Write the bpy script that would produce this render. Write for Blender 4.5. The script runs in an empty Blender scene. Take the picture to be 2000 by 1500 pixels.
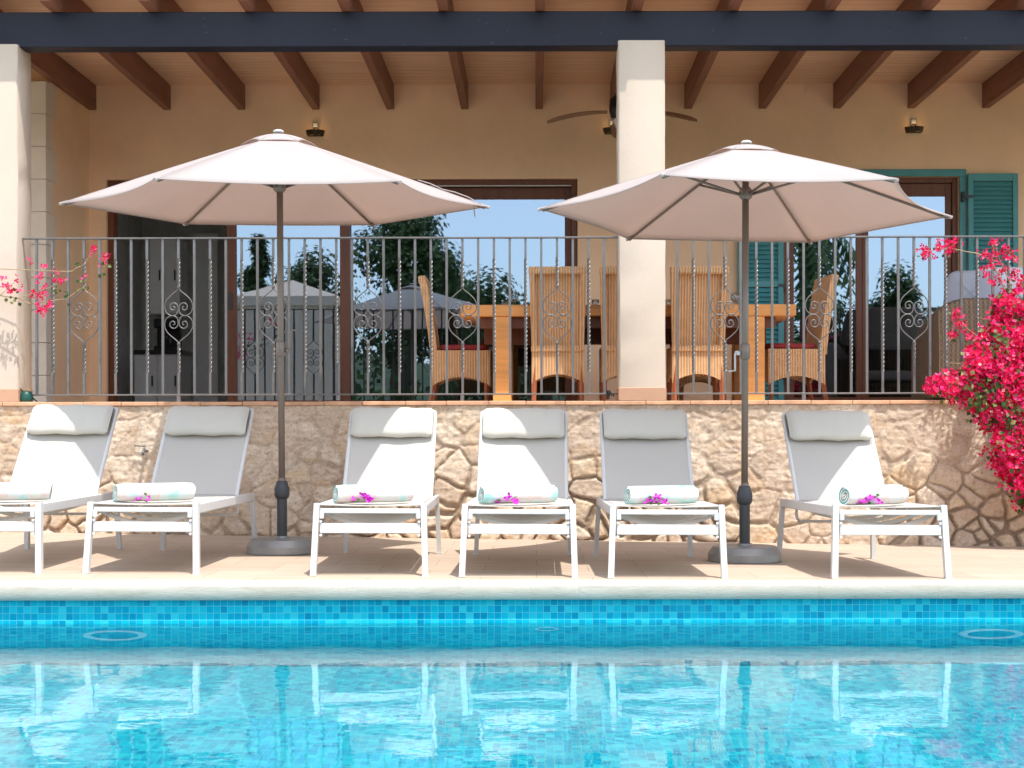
import bpy, math, random
import numpy as np
from mathutils import Vector, Matrix, Euler
R = math.radians
PI = math.pi
random.seed(7)
scene = bpy.context.scene

# ------------------------------------------------------------ camera, light
F = 2778.0            # focal length in photograph pixels (50 mm on 36 mm)
EYE = 0.775           # eye height over the deck
ROLL = 0.0022
cam_d = bpy.data.cameras.new("camera"); cam = bpy.data.objects.new("camera", cam_d)
scene.collection.objects.link(cam); scene.camera = cam
cam.location = (0, 0, EYE); cam.rotation_euler = (R(90), ROLL, 0)
cam_d.lens = 50; cam_d.sensor_width = 36
cam_d.shift_x = -47 / 2000; cam_d.shift_y = 100 / 2000
cam_d.clip_start = 0.05; cam_d.clip_end = 3000

SUN = Vector((0.205, -0.36, 1.0)).normalized()     # towards the sun
world = bpy.data.worlds.new("World"); scene.world = world; world.use_nodes = True
wn = world.node_tree
sky = wn.nodes.new("ShaderNodeTexSky"); sky.sky_type = 'NISHITA'; sky.sun_disc = False
sky.sun_elevation = math.asin(SUN.z); sky.sun_rotation = math.atan2(SUN.x, SUN.y)
sky.air_density = 1.0; sky.dust_density = 0.6; sky.ozone_density = 1.6
bg = wn.nodes["Background"]; bg.inputs[1].default_value = 0.15
hs = wn.nodes.new("ShaderNodeHueSaturation"); hs.inputs['Saturation'].default_value = 0.42
wn.links.new(sky.outputs[0], hs.inputs['Color']); wn.links.new(hs.outputs[0], bg.inputs[0])
sl = bpy.data.lights.new("sun", 'SUN'); sun = bpy.data.objects.new("sun", sl)
scene.collection.objects.link(sun)
sl.energy = 2.1; sl.angle = R(0.53); sl.color = (1.0, 0.955, 0.89)
sun.rotation_euler = SUN.to_track_quat('Z', 'Y').to_euler()
sun.location = (3, -5, 12)
scene.view_settings.view_transform = 'Standard'; scene.view_settings.look = 'None'
scene.view_settings.exposure = 1.44; scene.view_settings.gamma = 1.0
scene.cycles.max_bounces = 9; scene.cycles.diffuse_bounces = 4; scene.cycles.glossy_bounces = 5
scene.cycles.transmission_bounces = 6; scene.cycles.transparent_max_bounces = 12
scene.cycles.caustics_reflective = False; scene.cycles.caustics_refractive = True
scene.cycles.sample_clamp_indirect = 6.0
scene.cycles.use_denoising = True

# ------------------------------------------------------------ helpers
COL = scene.collection
def W(px, py, d):
    """photograph pixel seen at depth d (m in front of the camera) -> real place"""
    u, v = px - 1047, 850 - py
    x = u * math.cos(ROLL) + v * math.sin(ROLL); z = -u * math.sin(ROLL) + v * math.cos(ROLL)
    return Vector((x * d / F, d, EYE + z * d / F))

class MB:
    def __init__(s): s.v = []; s.f = []; s.uv = None
    def add(s, vs, fs):
        o = len(s.v); s.v += [tuple(p) for p in vs]; s.f += [tuple(i + o for i in f) for f in fs]
    def box(s, x0, x1, y0, y1, z0, z1, b=0.0):
        if b <= 0:
            vs = [(x, y, z) for z in (z0, z1) for y in (y0, y1) for x in (x0, x1)]
            s.add(vs, [(0, 2, 3, 1), (4, 5, 7, 6), (0, 1, 5, 4), (2, 6, 7, 3), (0, 4, 6, 2), (1, 3, 7, 5)])
            return s
        # chamfered box
        vs = []; idx = {}
        X = (x0, x1); Y = (y0, y1); Z = (z0, z1)
        for i in (0, 1):
            for j in (0, 1):
                for k in (0, 1):
                    dx = b if i == 0 else -b; dy = b if j == 0 else -b; dz = b if k == 0 else -b
                    idx[(i, j, k, 'x')] = len(vs); vs.append((X[i], Y[j] + dy, Z[k] + dz))
                    idx[(i, j, k, 'y')] = len(vs); vs.append((X[i] + dx, Y[j], Z[k] + dz))
                    idx[(i, j, k, 'z')] = len(vs); vs.append((X[i] + dx, Y[j] + dy, Z[k]))
        g = idx; fs = []
        for i in (0, 1): fs.append([g[(i, a, c, 'x')] for a, c in ((0, 0), (1, 0), (1, 1), (0, 1))])
        for j in (0, 1): fs.append([g[(a, j, c, 'y')] for a, c in ((0, 0), (1, 0), (1, 1), (0, 1))])
        for k in (0, 1): fs.append([g[(a, c, k, 'z')] for a, c in ((0, 0), (1, 0), (1, 1), (0, 1))])
        for i in (0, 1):
            for j in (0, 1): fs.append([g[(i, j, 0, 'x')], g[(i, j, 1, 'x')], g[(i, j, 1, 'y')], g[(i, j, 0, 'y')]])
        for i in (0, 1):
            for k in (0, 1): fs.append([g[(i, 0, k, 'x')], g[(i, 1, k, 'x')], g[(i, 1, k, 'z')], g[(i, 0, k, 'z')]])
        for j in (0, 1):
            for k in (0, 1): fs.append([g[(0, j, k, 'y')], g[(1, j, k, 'y')], g[(1, j, k, 'z')], g[(0, j, k, 'z')]])
        for i in (0, 1):
            for j in (0, 1):
                for k in (0, 1): fs.append([g[(i, j, k, 'x')], g[(i, j, k, 'y')], g[(i, j, k, 'z')]])
        s.add(vs, fs); return s
    def tube(s, pts, r, n=8, closed=False, cap=True, flat=1.0, up=None):
        """round bar along a path; r number or list; flat squeezes the second axis"""
        pts = [Vector(p) for p in pts]; m = len(pts)
        if not isinstance(r, (list, tuple)): r = [r] * m
        rings = []; prev = None
        for i, p in enumerate(pts):
            if closed: t = pts[(i + 1) % m] - pts[i - 1]
            else: t = pts[min(i + 1, m - 1)] - pts[max(i - 1, 0)]
            if t.length < 1e-9: t = Vector((0, 0, 1))
            t.normalize()
            if prev is None:
                a = Vector(up) if up else (Vector((0, 0, 1)) if abs(t.z) < 0.9 else Vector((1, 0, 0)))
                a = (a - t * a.dot(t)).normalized()
            else:
                a = prev - t * prev.dot(t); a = a.normalized() if a.length > 1e-6 else prev
            prev = a; b = t.cross(a)
            rings.append([p + (a * math.cos(2 * PI * (k + .5) / n) + b * flat * math.sin(2 * PI * (k + .5) / n)) * r[i] for k in range(n)])
        vs = [v for q in rings for v in q]; fs = []
        for i in range(m if closed else m - 1):
            j = (i + 1) % m
            for k in range(n): fs.append((i * n + k, i * n + (k + 1) % n, j * n + (k + 1) % n, j * n + k))
        if cap and not closed: fs += [tuple(range(n - 1, -1, -1)), tuple((m - 1) * n + k for k in range(n))]
        s.add(vs, fs); return s
    def lathe(s, prof, n=32, c=(0, 0, 0)):
        vs = []; fs = []; m = len(prof)
        for r, z in prof:
            for k in range(n):
                a = 2 * PI * k / n; vs.append((c[0] + r * math.cos(a), c[1] + r * math.sin(a), c[2] + z))
        for i in range(m - 1):
            for k in range(n): fs.append((i * n + k, i * n + (k + 1) % n, (i + 1) * n + (k + 1) % n, (i + 1) * n + k))
        fs.append(tuple(range(n - 1, -1, -1))); fs.append(tuple((m - 1) * n + k for k in range(n)))
        s.add(vs, fs); return s
    def grid(s, P):
        """P: rows of points"""
        n = len(P[0]); vs = [p for r in P for p in r]
        s.add(vs, [(i * n + j, i * n + j + 1, (i + 1) * n + j + 1, (i + 1) * n + j) for i in range(len(P) - 1) for j in range(n - 1)])
        return s
    def build(s, name, mat, parent=None, smooth=False, loc=None):
        me = bpy.data.meshes.new(name); me.from_pydata(s.v, [], s.f)
        if smooth: me.polygons.foreach_set('use_smooth', [True] * len(me.polygons))
        me.materials.append(mat); me.update()
        o = bpy.data.objects.new(name, me); COL.objects.link(o)
        if parent: o.parent = parent
        if loc: o.location = loc
        return o

def fixn(o):
    import bmesh
    bm = bmesh.new(); bm.from_mesh(o.data); bmesh.ops.recalc_face_normals(bm, faces=bm.faces); bm.to_mesh(o.data); bm.free()
    return o
def auto(o, ang=40):
    """smooth with sharp edges over ang degrees"""
    me = o.data; me.polygons.foreach_set('use_smooth', [True] * len(me.polygons))
    try: me.set_sharp_from_angle(angle=R(ang))
    except Exception: pass
    return o
def tag(o, label, cat, group=None, kind=None):
    if label: o['label'] = label
    if cat: o['category'] = cat
    if group: o['group'] = group
    if kind: o['kind'] = kind
    return o
def empty(name, loc=(0, 0, 0), rz=0.0):
    o = bpy.data.objects.new(name, None); COL.objects.link(o); o.location = loc; o.rotation_euler = (0, 0, rz)
    o.empty_display_size = 0.1; return o
def copy_tree(o, parent=None):
    c = o.copy(); COL.objects.link(c)
    if parent: c.parent = parent
    for ch in [q for q in bpy.data.objects if q.parent == o]: copy_tree(ch, c)
    return c

# ------------------------------------------------------------ materials
class NT:
    def __init__(s, name):
        s.m = bpy.data.materials.new(name); s.m.use_nodes = True; s.t = s.m.node_tree; s.t.nodes.clear()
        s.out = s.n("ShaderNodeOutputMaterial")
    def n(s, typ, **kw):
        q = s.t.nodes.new(typ)
        for k, v in kw.items():
            if k.startswith('i_'): q.inputs[k[2:].replace('_', ' ')].default_value = v
            else: setattr(q, k, v)
        return q
    def l(s, a, b): s.t.links.new(a, b)
    def coord(s, kind='Object', scale=(1, 1, 1), rot=(0, 0, 0)):
        c = s.n("ShaderNodeTexCoord"); m = s.n("ShaderNodeMapping"); s.l(c.outputs[kind], m.inputs[0])
        m.inputs['Scale'].default_value = scale; m.inputs['Rotation'].default_value = rot; return m.outputs[0]
    def noise(s, co, scale, detail=4, rough=.55, dist=0.0):
        q = s.n("ShaderNodeTexNoise"); s.l(co, q.inputs['Vector']); q.inputs['Scale'].default_value = scale
        q.inputs['Detail'].default_value = detail; q.inputs['Roughness'].default_value = rough
        q.inputs['Distortion'].default_value = dist; return q.outputs[0]
    def ramp(s, f, stops, interp='LINEAR'):
        r = s.n("ShaderNodeValToRGB"); s.l(f, r.inputs[0]); e = r.color_ramp.elements; r.color_ramp.interpolation = interp
        while len(e) < len(stops): e.new(0.5)
        for q, (p, c) in zip(e, stops): q.position = p; q.color = (c[0], c[1], c[2], 1) if not isinstance(c, (int, float)) else (c, c, c, 1)
        return r.outputs[0]
    def mix(s, f, a, b, mode='MIX'):
        q = s.n("ShaderNodeMix", data_type='RGBA', blend_type=mode)
        for sock, val in ((q.inputs[0], f), (q.inputs[6], a), (q.inputs[7], b)):
            if hasattr(val, 'is_output') or hasattr(val, 'links'): s.l(val, sock)
            elif isinstance(val, (int, float)): sock.default_value = val if sock == q.inputs[0] else (val, val, val, 1)
            else: sock.default_value = (val[0], val[1], val[2], 1)
        return q.outputs[2]
    def math(s, op, a, b=0.0, c=None):
        q = s.n("ShaderNodeMath", operation=op)
        for sock, val in zip(q.inputs, (a, b, c)):
            if val is None: continue
            if isinstance(val, (int, float)): sock.default_value = val
            else: s.l(val, sock)
        return q.outputs[0]
    def bump(s, h, strength=.3, dist=.01, normal=None):
        q = s.n("ShaderNodeBump"); s.l(h, q.inputs['Height']); q.inputs['Strength'].default_value = strength
        q.inputs['Distance'].default_value = dist
        if normal: s.l(normal, q.inputs['Normal'])
        return q.outputs[0]
    def bsdf(s, color, rough=.6, metal=0.0, normal=None, spec=.4):
        p = s.n("ShaderNodeBsdfPrincipled")
        if isinstance(color, (tuple, list)): p.inputs['Base Color'].default_value = (*color[:3], 1)
        else: s.l(color, p.inputs['Base Color'])
        if isinstance(rough, (int, float)): p.inputs['Roughness'].default_value = rough
        else: s.l(rough, p.inputs['Roughness'])
        p.inputs['Metallic'].default_value = metal; p.inputs['Specular IOR Level'].default_value = spec
        if normal: s.l(normal, p.inputs['Normal'])
        return p
    def done(s, sh):
        s.l(sh.outputs[0] if hasattr(sh, 'outputs') else sh, s.out.inputs[0]); return s.m

def simple(name, c, rough=.5, metal=0.0, var=.12, scale=8, bump=.1, bd=.004, spec=.4, coord='Object'):
    t = NT(name); co = t.coord(coord); n = t.noise(co, scale, 5)
    d = tuple(x * (1 - var) for x in c); e = tuple(min(1, x * (1 + var)) for x in c)
    col = t.ramp(n, [(.3, d), (.7, e)])
    b = t.bump(t.noise(co, scale * 12, 3), bump, bd) if bump else None
    return t.done(t.bsdf(col, rough, metal, b, spec))

def m_plaster(name, c, var=.06):
    t = NT(name); co = t.coord()
    n = t.noise(co, 1.3, 5, .6); n2 = t.noise(co, 14, 6, .6)
    col = t.ramp(n, [(.3, tuple(x * (1 - var) for x in c)), (.7, tuple(x * (1 + var * .6) for x in c))])
    col = t.mix(t.ramp(n2, [(.45, 0.0), (.75, .12)]), col, tuple(x * .8 for x in c))
    b = t.bump(t.noise(co, 60, 5, .7), .25, .004); b = t.bump(n2, .2, .01, b)
    return t.done(t.bsdf(col, .9, 0, b, .2))
def m_wood(name, c, dark=.55, axis='Y', scale=6.0, rough=.55):
    t = NT(name); sc = {'X': (.25, 3, 3), 'Y': (3, .25, 3), 'Z': (3, 3, .25)}[axis]
    co = t.coord('Object', sc); n = t.noise(co, scale, 8, .65, .6); n2 = t.noise(co, scale * 6, 4, .6)
    col = t.ramp(n, [(.25, tuple(x * dark for x in c)), (.5, c), (.78, tuple(min(1, x * 1.25) for x in c))])
    col = t.mix(t.ramp(n2, [(.5, 0.0), (.8, .35)]), col, tuple(x * dark for x in c))
    return t.done(t.bsdf(col, rough, 0, t.bump(n2, .25, .003), .35))

M = {}
M['plaster'] = m_plaster('plaster_ochre', (.92, .63, .41), .09)
M['plaster_pale'] = m_plaster('plaster_pale', (.60, .505, .415), .035)
M['skirt'] = m_plaster('skirting_terracotta', (.55, .33, .22), .12)
M['rafter'] = m_wood('rafter_wood', (.24, .105, .065), .6, 'Y', 5)
M['frame'] = m_wood('door_wood', (.155, .052, .024), .6, 'Z', 5, .4)
M['fanblade'] = m_wood('fan_blade_wood', (.28, .15, .09), .8, 'X', 5)
M['table'] = m_wood('table_wood', (.74, .33, .10), .72, 'X', 3, .45)
M['chairleg'] = m_wood('chair_leg_wood', (.34, .10, .04), .7, 'Z', 5, .4)
M['white_metal'] = simple('white_powder_coat', (.62, .62, .615), .35, 0, .015, 5, .03, .001)
M['iron'] = simple('grey_iron', (.165, .162, .16), .40, .30, .12, 20, .1, .001)
M['pole'] = simple('taupe_pole_paint', (.20, .165, .14), .4, .3, .05, 6, .02, .001)
M['darkplastic'] = simple('charcoal_plastic', (.045, .05, .055), .5, 0, .1, 8, .05, .001)
M['teal'] = simple('teal_paint', (.075, .29, .315), .45, 0, .08, 7, .08, .001)
M['quoin'] = m_plaster('sandstone_block', (.76, .66, .56), .14)
M['terracotta'] = simple('terracotta_tile', (.62, .36, .22), .8, 0, .22, 9, .4, .004)
M['brass'] = simple('dark_bronze', (.06, .04, .025), .35, .7)
M['floor'] = simple('pale_terrace_tile', (.74, .62, .50), .6, 0, .1, 3, .1)
M['white'] = simple('white_plaster', (.7, .7, .68), .6)
M['cabinet'] = simple('white_cabinet', (.55, .55, .54), .4, 0, .02)
M['dark'] = simple('dark_gloss', (.02, .02, .022), .3)
M['red'] = simple('red_cushion', (.28, .03, .035), .85, 0, .15, 12, .2)
M['greencap'] = simple('green_plastic', (.01, .075, .06), .4)
M['leaf'] = None

def m_beam():
    t = NT('beam_navy_paint'); co = t.coord('Object', (1, 1, 1)); n = t.noise(co, 1.2, 6, .65)
    col = t.ramp(n, [(.3, (.004, .005, .014)), (.7, (.009, .012, .026))])
    sp = t.noise(t.coord('Object', (1, 1, 2)), 26, 2, .4)
    col = t.mix(t.ramp(sp, [(.74, 0.0), (.80, .28)]), col, (.2, .2, .22))
    str_ = t.noise(t.coord('Object', (.5, 1, 30)), 5, 3)
    b = t.bump(str_, .12, .004)
    return t.done(t.bsdf(col, .45, 0, b, .3))
M['beam'] = m_beam()
def m_ceiling():
    t = NT('ceiling_boards'); co = t.coord('Object', (.35, 5, 1)); n = t.noise(co, 4, 7, .65, .5)
    col = t.ramp(n, [(.25, (.68, .40, .23)), (.5, (.80, .52, .33)), (.75, (.88, .64, .44))])
    geo = t.n("ShaderNodeTexCoord"); sx = t.n("ShaderNodeSeparateXYZ"); t.l(geo.outputs['Object'], sx.inputs[0])
    fr = t.math('FRACT', t.math('DIVIDE', sx.outputs[1], .11))
    ln = t.math('LESS_THAN', fr, .05); col = t.mix(t.math('MULTIPLY', ln, .45), col, (.2, .09, .04))
    return t.done(t.bsdf(col, .5, 0, t.bump(t.math('SUBTRACT', 1.0, ln), .4, .004), .4))
M['ceiling'] = m_ceiling()

def m_deck(name, sx=.61, sy=.41, c=((.37, .27, .19), (.50, .40, .315), (.58, .485, .40))):
    t = NT(name); co = t.coord('Object')
    warp = t.noise(t.coord('Object', (.5, 1.6, 1)), 2, 3)
    st = t.noise(t.coord('Object', (.55, 9, 9)), 2.6, 8, .68, .9)
    col = t.ramp(st, [(.28, c[0]), (.5, c[1]), (.75, c[2])])
    big = t.noise(co, 1.1, 4); col = t.mix(t.ramp(big, [(.35, 0.0), (.7, .35)]), col, (.53, .395, .29))
    br = t.n("ShaderNodeTexBrick"); t.l(co, br.inputs['Vector']); br.inputs['Scale'].default_value = 1
    br.inputs['Brick Width'].default_value = sx; br.inputs['Row Height'].default_value = sy
    br.inputs['Mortar Size'].default_value = .0022; br.inputs['Mortar Smooth'].default_value = .3
    br.inputs['Color1'].default_value = (.9, .9, .9, 1); br.inputs['Color2'].default_value = (1, 1, 1, 1); br.inputs['Mortar'].default_value = (.55, .47, .40, 1)
    col = t.mix(1.0, col, br.outputs[0], 'MULTIPLY')
    pit = t.noise(t.coord('Object', (1, 3, 3)), 30, 3, .5)
    col = t.mix(t.ramp(pit, [(.66, 0.0), (.74, .45)]), col, (.45, .34, .25))
    b = t.bump(t.ramp(pit, [(.6, 1.0), (.72, 0.0)]), .35, .003); b = t.bump(br.outputs[1], .3, -.003, b)
    return t.done(t.bsdf(col, .62, 0, b, .35))
M['deck'] = m_deck('travertine_paving')
def m_coping():
    t = NT('coping_stone'); co = t.coord('Object', (.6, 1, 3))
    n = t.noise(co, 7, 8, .7, .4); col = t.ramp(n, [(.3, (.43, .375, .305)), (.55, (.51, .46, .39)), (.8, (.57, .52, .445))])
    pit = t.noise(t.coord('Object', (1, 1, 2.5)), 55, 3, .6)
    col = t.mix(t.ramp(pit, [(.6, 0.0), (.7, .55)]), col, (.38, .31, .23))
    st = t.noise(t.coord('Object', (2.2, 1, .3)), 2.5, 2, .5); col = t.mix(t.ramp(st, [(.66, 0.0), (.78, .35)]), col, (.72, .52, .38))
    return t.done(t.bsdf(col, .8, 0, t.bump(pit, .5, -.004, t.bump(n, .25, .004)), .2))
M['coping'] = m_coping()

def m_stone():
    t = NT('rubble_stone'); a = t.n("ShaderNodeAttribute", attribute_name='stone'); mo = t.n("ShaderNodeAttribute", attribute_name='joint')
    co = t.coord('Object', (1, 1, 1.4))
    n = t.noise(co, 9, 9, .72, .8); n2 = t.noise(co, 3, 4, .6, 1.0)
    tint = t.ramp(a.outputs['Fac'], [(0, (.56, .42, .285)), (.2, (.68, .555, .415)), (.4, (.55, .435, .335)), (.6, (.72, .61, .485)), (.8, (.63, .475, .315)), (1, (.52, .40, .31))])
    col = t.mix(t.ramp(n, [(.35, .8), (.62, 0.0)]), tint, t.mix(.5, tint, (.36, .24, .15)))
    col = t.mix(t.ramp(n, [(.56, 0.0), (.75, .75)]), col, (.74, .66, .55))
    col = t.mix(t.ramp(n2, [(.55, 0.0), (.72, .6)]), col, (.62, .40, .21))
    crack = t.n("ShaderNodeTexVoronoi", feature='DISTANCE_TO_EDGE'); t.l(t.mix(.12, co, t.n("ShaderNodeTexNoise").outputs[1]), crack.inputs['Vector']); crack.inputs['Scale'].default_value = 4
    col = t.mix(t.ramp(crack.outputs[0], [(0.0, .25), (.012, 0.0)]), col, (.32, .20, .12))
    fine = t.noise(co, 34, 7, .75, .5); col = t.mix(t.ramp(fine, [(.40, .55), (.47, 0.0)]), col, (.30, .20, .13)); col = t.mix(t.ramp(fine, [(.58, 0.0), (.68, .5)]), col, (.78, .70, .60))
    mort = t.ramp(n, [(.3, (.17, .118, .078)), (.7, (.38, .28, .20))])
    col = t.mix(mo.outputs['Fac'], col, mort)
    b = t.bump(n, .6, .012); b = t.bump(t.noise(co, 45, 5, .7), .5, .006, b)
    return t.done(t.bsdf(col, .92, 0, b, .15))
M['stone'] = m_stone()

def m_tiles(name, pal, grout, warm=False):
    t = NT(name); u = t.n("ShaderNodeUVMap"); sx = t.n("ShaderNodeSeparateXYZ"); t.l(u.outputs[0], sx.inputs[0])
    k = 1 / .0365
    fx = t.math('MULTIPLY', sx.outputs[0], k); fy = t.math('MULTIPLY', sx.outputs[1], k)
    cb = t.n("ShaderNodeCombineXYZ"); t.l(t.math('FLOOR', fx), cb.inputs[0]); t.l(t.math('FLOOR', fy), cb.inputs[1])
    wn_ = t.n("ShaderNodeTexWhiteNoise", noise_dimensions='2D'); t.l(cb.outputs[0], wn_.inputs['Vector'])
    big = t.noise(u.outputs[0], 1.4, 3)
    fac = t.math('ADD', t.math('MULTIPLY', wn_.outputs[0], .85), t.math('MULTIPLY', big, .15))
    col = t.ramp(fac, pal)
    gx = t.math('ABSOLUTE', t.math('SUBTRACT', t.math('FRACT', fx), .5)); gy = t.math('ABSOLUTE', t.math('SUBTRACT', t.math('FRACT', fy), .5))
    g = t.math('GREATER_THAN', t.math('MAXIMUM', gx, gy), .462)
    col = t.mix(g, col, grout)
    return t.done(t.bsdf(col, .25, 0, t.bump(g, .3, -.002), .25))
PAL = [(0.0, (.000, .17, .32)), (.06, (.000, .24, .40)), (.16, (.000, .325, .49)), (.42, (.000, .37, .53)), (.5, (.002, .41, .56)), (.72, (.004, .455, .59)), (.86, (.02, .51, .62)), (1, (.04, .56, .65))]
M['tiles'] = m_tiles('pool_mosaic', PAL, (.10, .50, .56))

def m_water():
    t = NT('pool_water'); co = t.coord('Object')
    n = t.noise(t.coord('Object', (1, 1.3, 1)), 9, 3, .5, .4); n2 = t.noise(co, 28, 2, .5)
    b = t.bump(n, .045, .012); b = t.bump(n2, .02, .004, b)
    g = t.n("ShaderNodeBsdfGlass"); g.inputs['Color'].default_value = (.93, 1, 1, 1); g.inputs['Roughness'].default_value = 0.0; g.inputs['IOR'].default_value = 1.37
    t.l(b, g.inputs['Normal'])
    return t.done(g)
M['water'] = m_water()

def m_fabric(name, c, trans=0.0, tc=None, weave=300, wb=.15):
    t = NT(name); co = t.coord('Object'); n = t.noise(co, 3, 4)
    col = t.ramp(n, [(.3, tuple(x * .96 for x in c)), (.7, c)])
    wv = t.noise(co, weave, 2); b = t.bump(wv, wb, .001); b = t.bump(t.noise(co, 5, 3), .12, .01, b)
    p = t.bsdf(col, .85, 0, b, .15)
    if trans:
        tr = t.n("ShaderNodeBsdfTranslucent"); tr.inputs[0].default_value = (*(tc or c), 1); t.l(b, tr.inputs['Normal'])
        mx = t.n("ShaderNodeMixShader"); mx.inputs[0].default_value = trans; t.l(p.outputs[0], mx.inputs[1]); t.l(tr.outputs[0], mx.inputs[2])
        return t.done(mx)
    return t.done(p)
def m_canopy():
    t = NT('parasol_canvas'); co = t.coord('Object'); c = (.575, .545, .54)
    n = t.noise(co, 1.6, 5, .6, .5); st = t.noise(co, 7, 5, .65, 1.2)
    col = t.ramp(n, [(.3, tuple(x * .93 for x in c)), (.7, c)]); col = t.mix(t.ramp(st, [(.6, 0.0), (.85, .25)]), col, tuple(x * .86 for x in c))
    b = t.bump(n, .35, .05); b = t.bump(st, .16, .012, b); b = t.bump(t.noise(co, 260, 2), .2, .001, b)
    p = t.bsdf(col, .85, 0, b, .15); tr = t.n("ShaderNodeBsdfTranslucent"); t.l(t.mix(1.0, t.mix(.35, col, (1, 1, 1)), (1.0, .80, .70), 'MULTIPLY'), tr.inputs[0]); t.l(b, tr.inputs['Normal'])
    mx = t.n("ShaderNodeMixShader"); mx.inputs[0].default_value = .46; t.l(p.outputs[0], mx.inputs[1]); t.l(tr.outputs[0], mx.inputs[2]); return t.done(mx)
M['canopy'] = m_canopy()
M['sling'] = m_fabric('sling_mesh_fabric', (.555, .525, .48), .12, (.54, .50, .44), 500, .25)
M['pillowf'] = m_fabric('headrest_fabric', (.545, .52, .46), 0, None, 500, .25)
M['greyfab'] = m_fabric('grey_cushion_fabric', (.42, .44, .50))
M['palefab'] = m_fabric('pale_cushion_fabric', (.66, .66, .70))
M['curtain'] = m_fabric('gazebo_canvas', (.90, .68, .53), .15, (.5, .42, .35))

def m_towel():
    t = NT('pastel_towel'); co = t.coord('Object', (1, 1, 1)); n = t.noise(co, 9, 2, .5, .6)
    oi = t.n("ShaderNodeObjectInfo"); ad = t.n("ShaderNodeVectorMath", operation='ADD'); t.l(co, ad.inputs[0]); t.l(oi.outputs['Location'], ad.inputs[1])
    n = t.noise(ad.outputs[0], 8, 2, .5, .6)
    col = t.ramp(n, [(.28, (.30, .56, .52)), (.40, (.48, .62, .59)), (.48, (.60, .61, .585)), (.57, (.62, .50, .46)), (.64, (.60, .61, .56)), (.78, (.44, .56, .42))])
    return t.done(t.bsdf(col, .95, 0, t.bump(t.noise(co, 160, 3), .6, .003), .1))
M['towel'] = m_towel()
def m_towelend():
    t = NT('towel_roll_end'); g = t.n("ShaderNodeTexCoord"); s3 = t.n("ShaderNodeSeparateXYZ"); t.l(g.outputs['Object'], s3.inputs[0])
    r_ = t.math('SQRT', t.math('ADD', t.math('MULTIPLY', s3.outputs[1], s3.outputs[1]), t.math('MULTIPLY', s3.outputs[2], s3.outputs[2])))
    an = t.math('ARCTAN2', s3.outputs[2], s3.outputs[1]); k = t.math('FRACT', t.math('SUBTRACT', t.math('DIVIDE', r_, .0156), t.math('DIVIDE', an, 2 * PI)))
    lay = t.ramp(k, [(0, (.03, .12, .12)), (.12, (.20, .50, .48)), (.3, (.70, .84, .80)), (.6, (.80, .86, .82)), (.8, (.30, .62, .58)), (1, (.03, .12, .12))])
    warm = t.ramp(t.math('DIVIDE', r_, .06), [(.3, 1.0), (.55, 0.0)]); col = t.mix(t.math('MULTIPLY', warm, .6), lay, t.mix(.5, lay, (.75, .22, .12)))
    return t.done(t.bsdf(col, .95, 0, t.bump(k, .5, .004), .1))
M['toweledge'] = m_towelend()

def m_wicker(name, c, k=1.0, sx=95, sz=60):
    t = NT(name); g = t.n("ShaderNodeTexCoord"); s3 = t.n("ShaderNodeSeparateXYZ"); t.l(g.outputs['Object'], s3.inputs[0])
    ns = t.n("ShaderNodeSeparateXYZ"); t.l(g.outputs['Normal'], ns.inputs[0]); side = t.math('GREATER_THAN', t.math('ABSOLUTE', ns.outputs[0]), .7)
    u = t.math('ADD', t.math('MULTIPLY', s3.outputs[0], t.math('SUBTRACT', 1.0, side)), t.math('MULTIPLY', s3.outputs[1], side))
    vert = t.math('SINE', t.math('MULTIPLY', u, sx * 2.9)); hor = t.math('SINE', t.math('ADD', t.math('MULTIPLY', s3.outputs[2], sz * 6), t.math('MULTIPLY', t.math('SIGN', vert), 1.57)))
    h = t.math('ADD', t.math('MULTIPLY', vert, .6), t.math('MULTIPLY', hor, .4))
    n = t.noise(g.outputs['Object'], 18, 4)
    col = t.ramp(t.math('ADD', t.math('MULTIPLY', h, .3), t.math('ADD', .3, t.math('MULTIPLY', n, .4))), [(.15, tuple(x * .5 for x in c)), (.5, c), (.9, tuple(min(1, x * 1.35) for x in c))])
    return t.done(t.bsdf(col, .6, 0, t.bump(h, .8, .006), .3))
M['wicker'] = m_wicker('golden_wicker', (.74, .43, .22))
M['rattan'] = m_wicker('grey_brown_rattan', (.21, .15, .10), 1, 55, 26)

def m_glass():
    t = NT('door_glass'); gl = t.n("ShaderNodeBsdfGlossy"); gl.inputs['Color'].default_value = (.28, .37, .475, 1); gl.inputs['Roughness'].default_value = 0.012
    b = t.bump(t.noise(t.coord('Object'), 1.4, 2), .02, .02); t.l(b, gl.inputs['Normal'])
    tr = t.n("ShaderNodeBsdfTransparent"); tr.inputs[0].default_value = (.5, .55, .55, 1)
    mx = t.n("ShaderNodeMixShader"); mx.inputs[0].default_value = .62; t.l(tr.outputs[0], mx.inputs[1]); t.l(gl.outputs[0], mx.inputs[2])
    return t.done(mx)
M['glass'] = m_glass()
def m_clear():
    t = NT('clear_drinking_glass'); gl = t.n("ShaderNodeBsdfGlossy"); gl.inputs['Roughness'].default_value = .02
    tr = t.n("ShaderNodeBsdfTransparent"); tr.inputs[0].default_value = (.86, .9, .92, 1)
    lw = t.n("ShaderNodeLayerWeight"); lw.inputs[0].default_value = .35
    mx = t.n("ShaderNodeMixShader"); t.l(lw.outputs[1], mx.inputs[0]); t.l(tr.outputs[0], mx.inputs[1]); t.l(gl.outputs[0], mx.inputs[2])
    return t.done(mx)
M['clear'] = m_clear()
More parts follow.
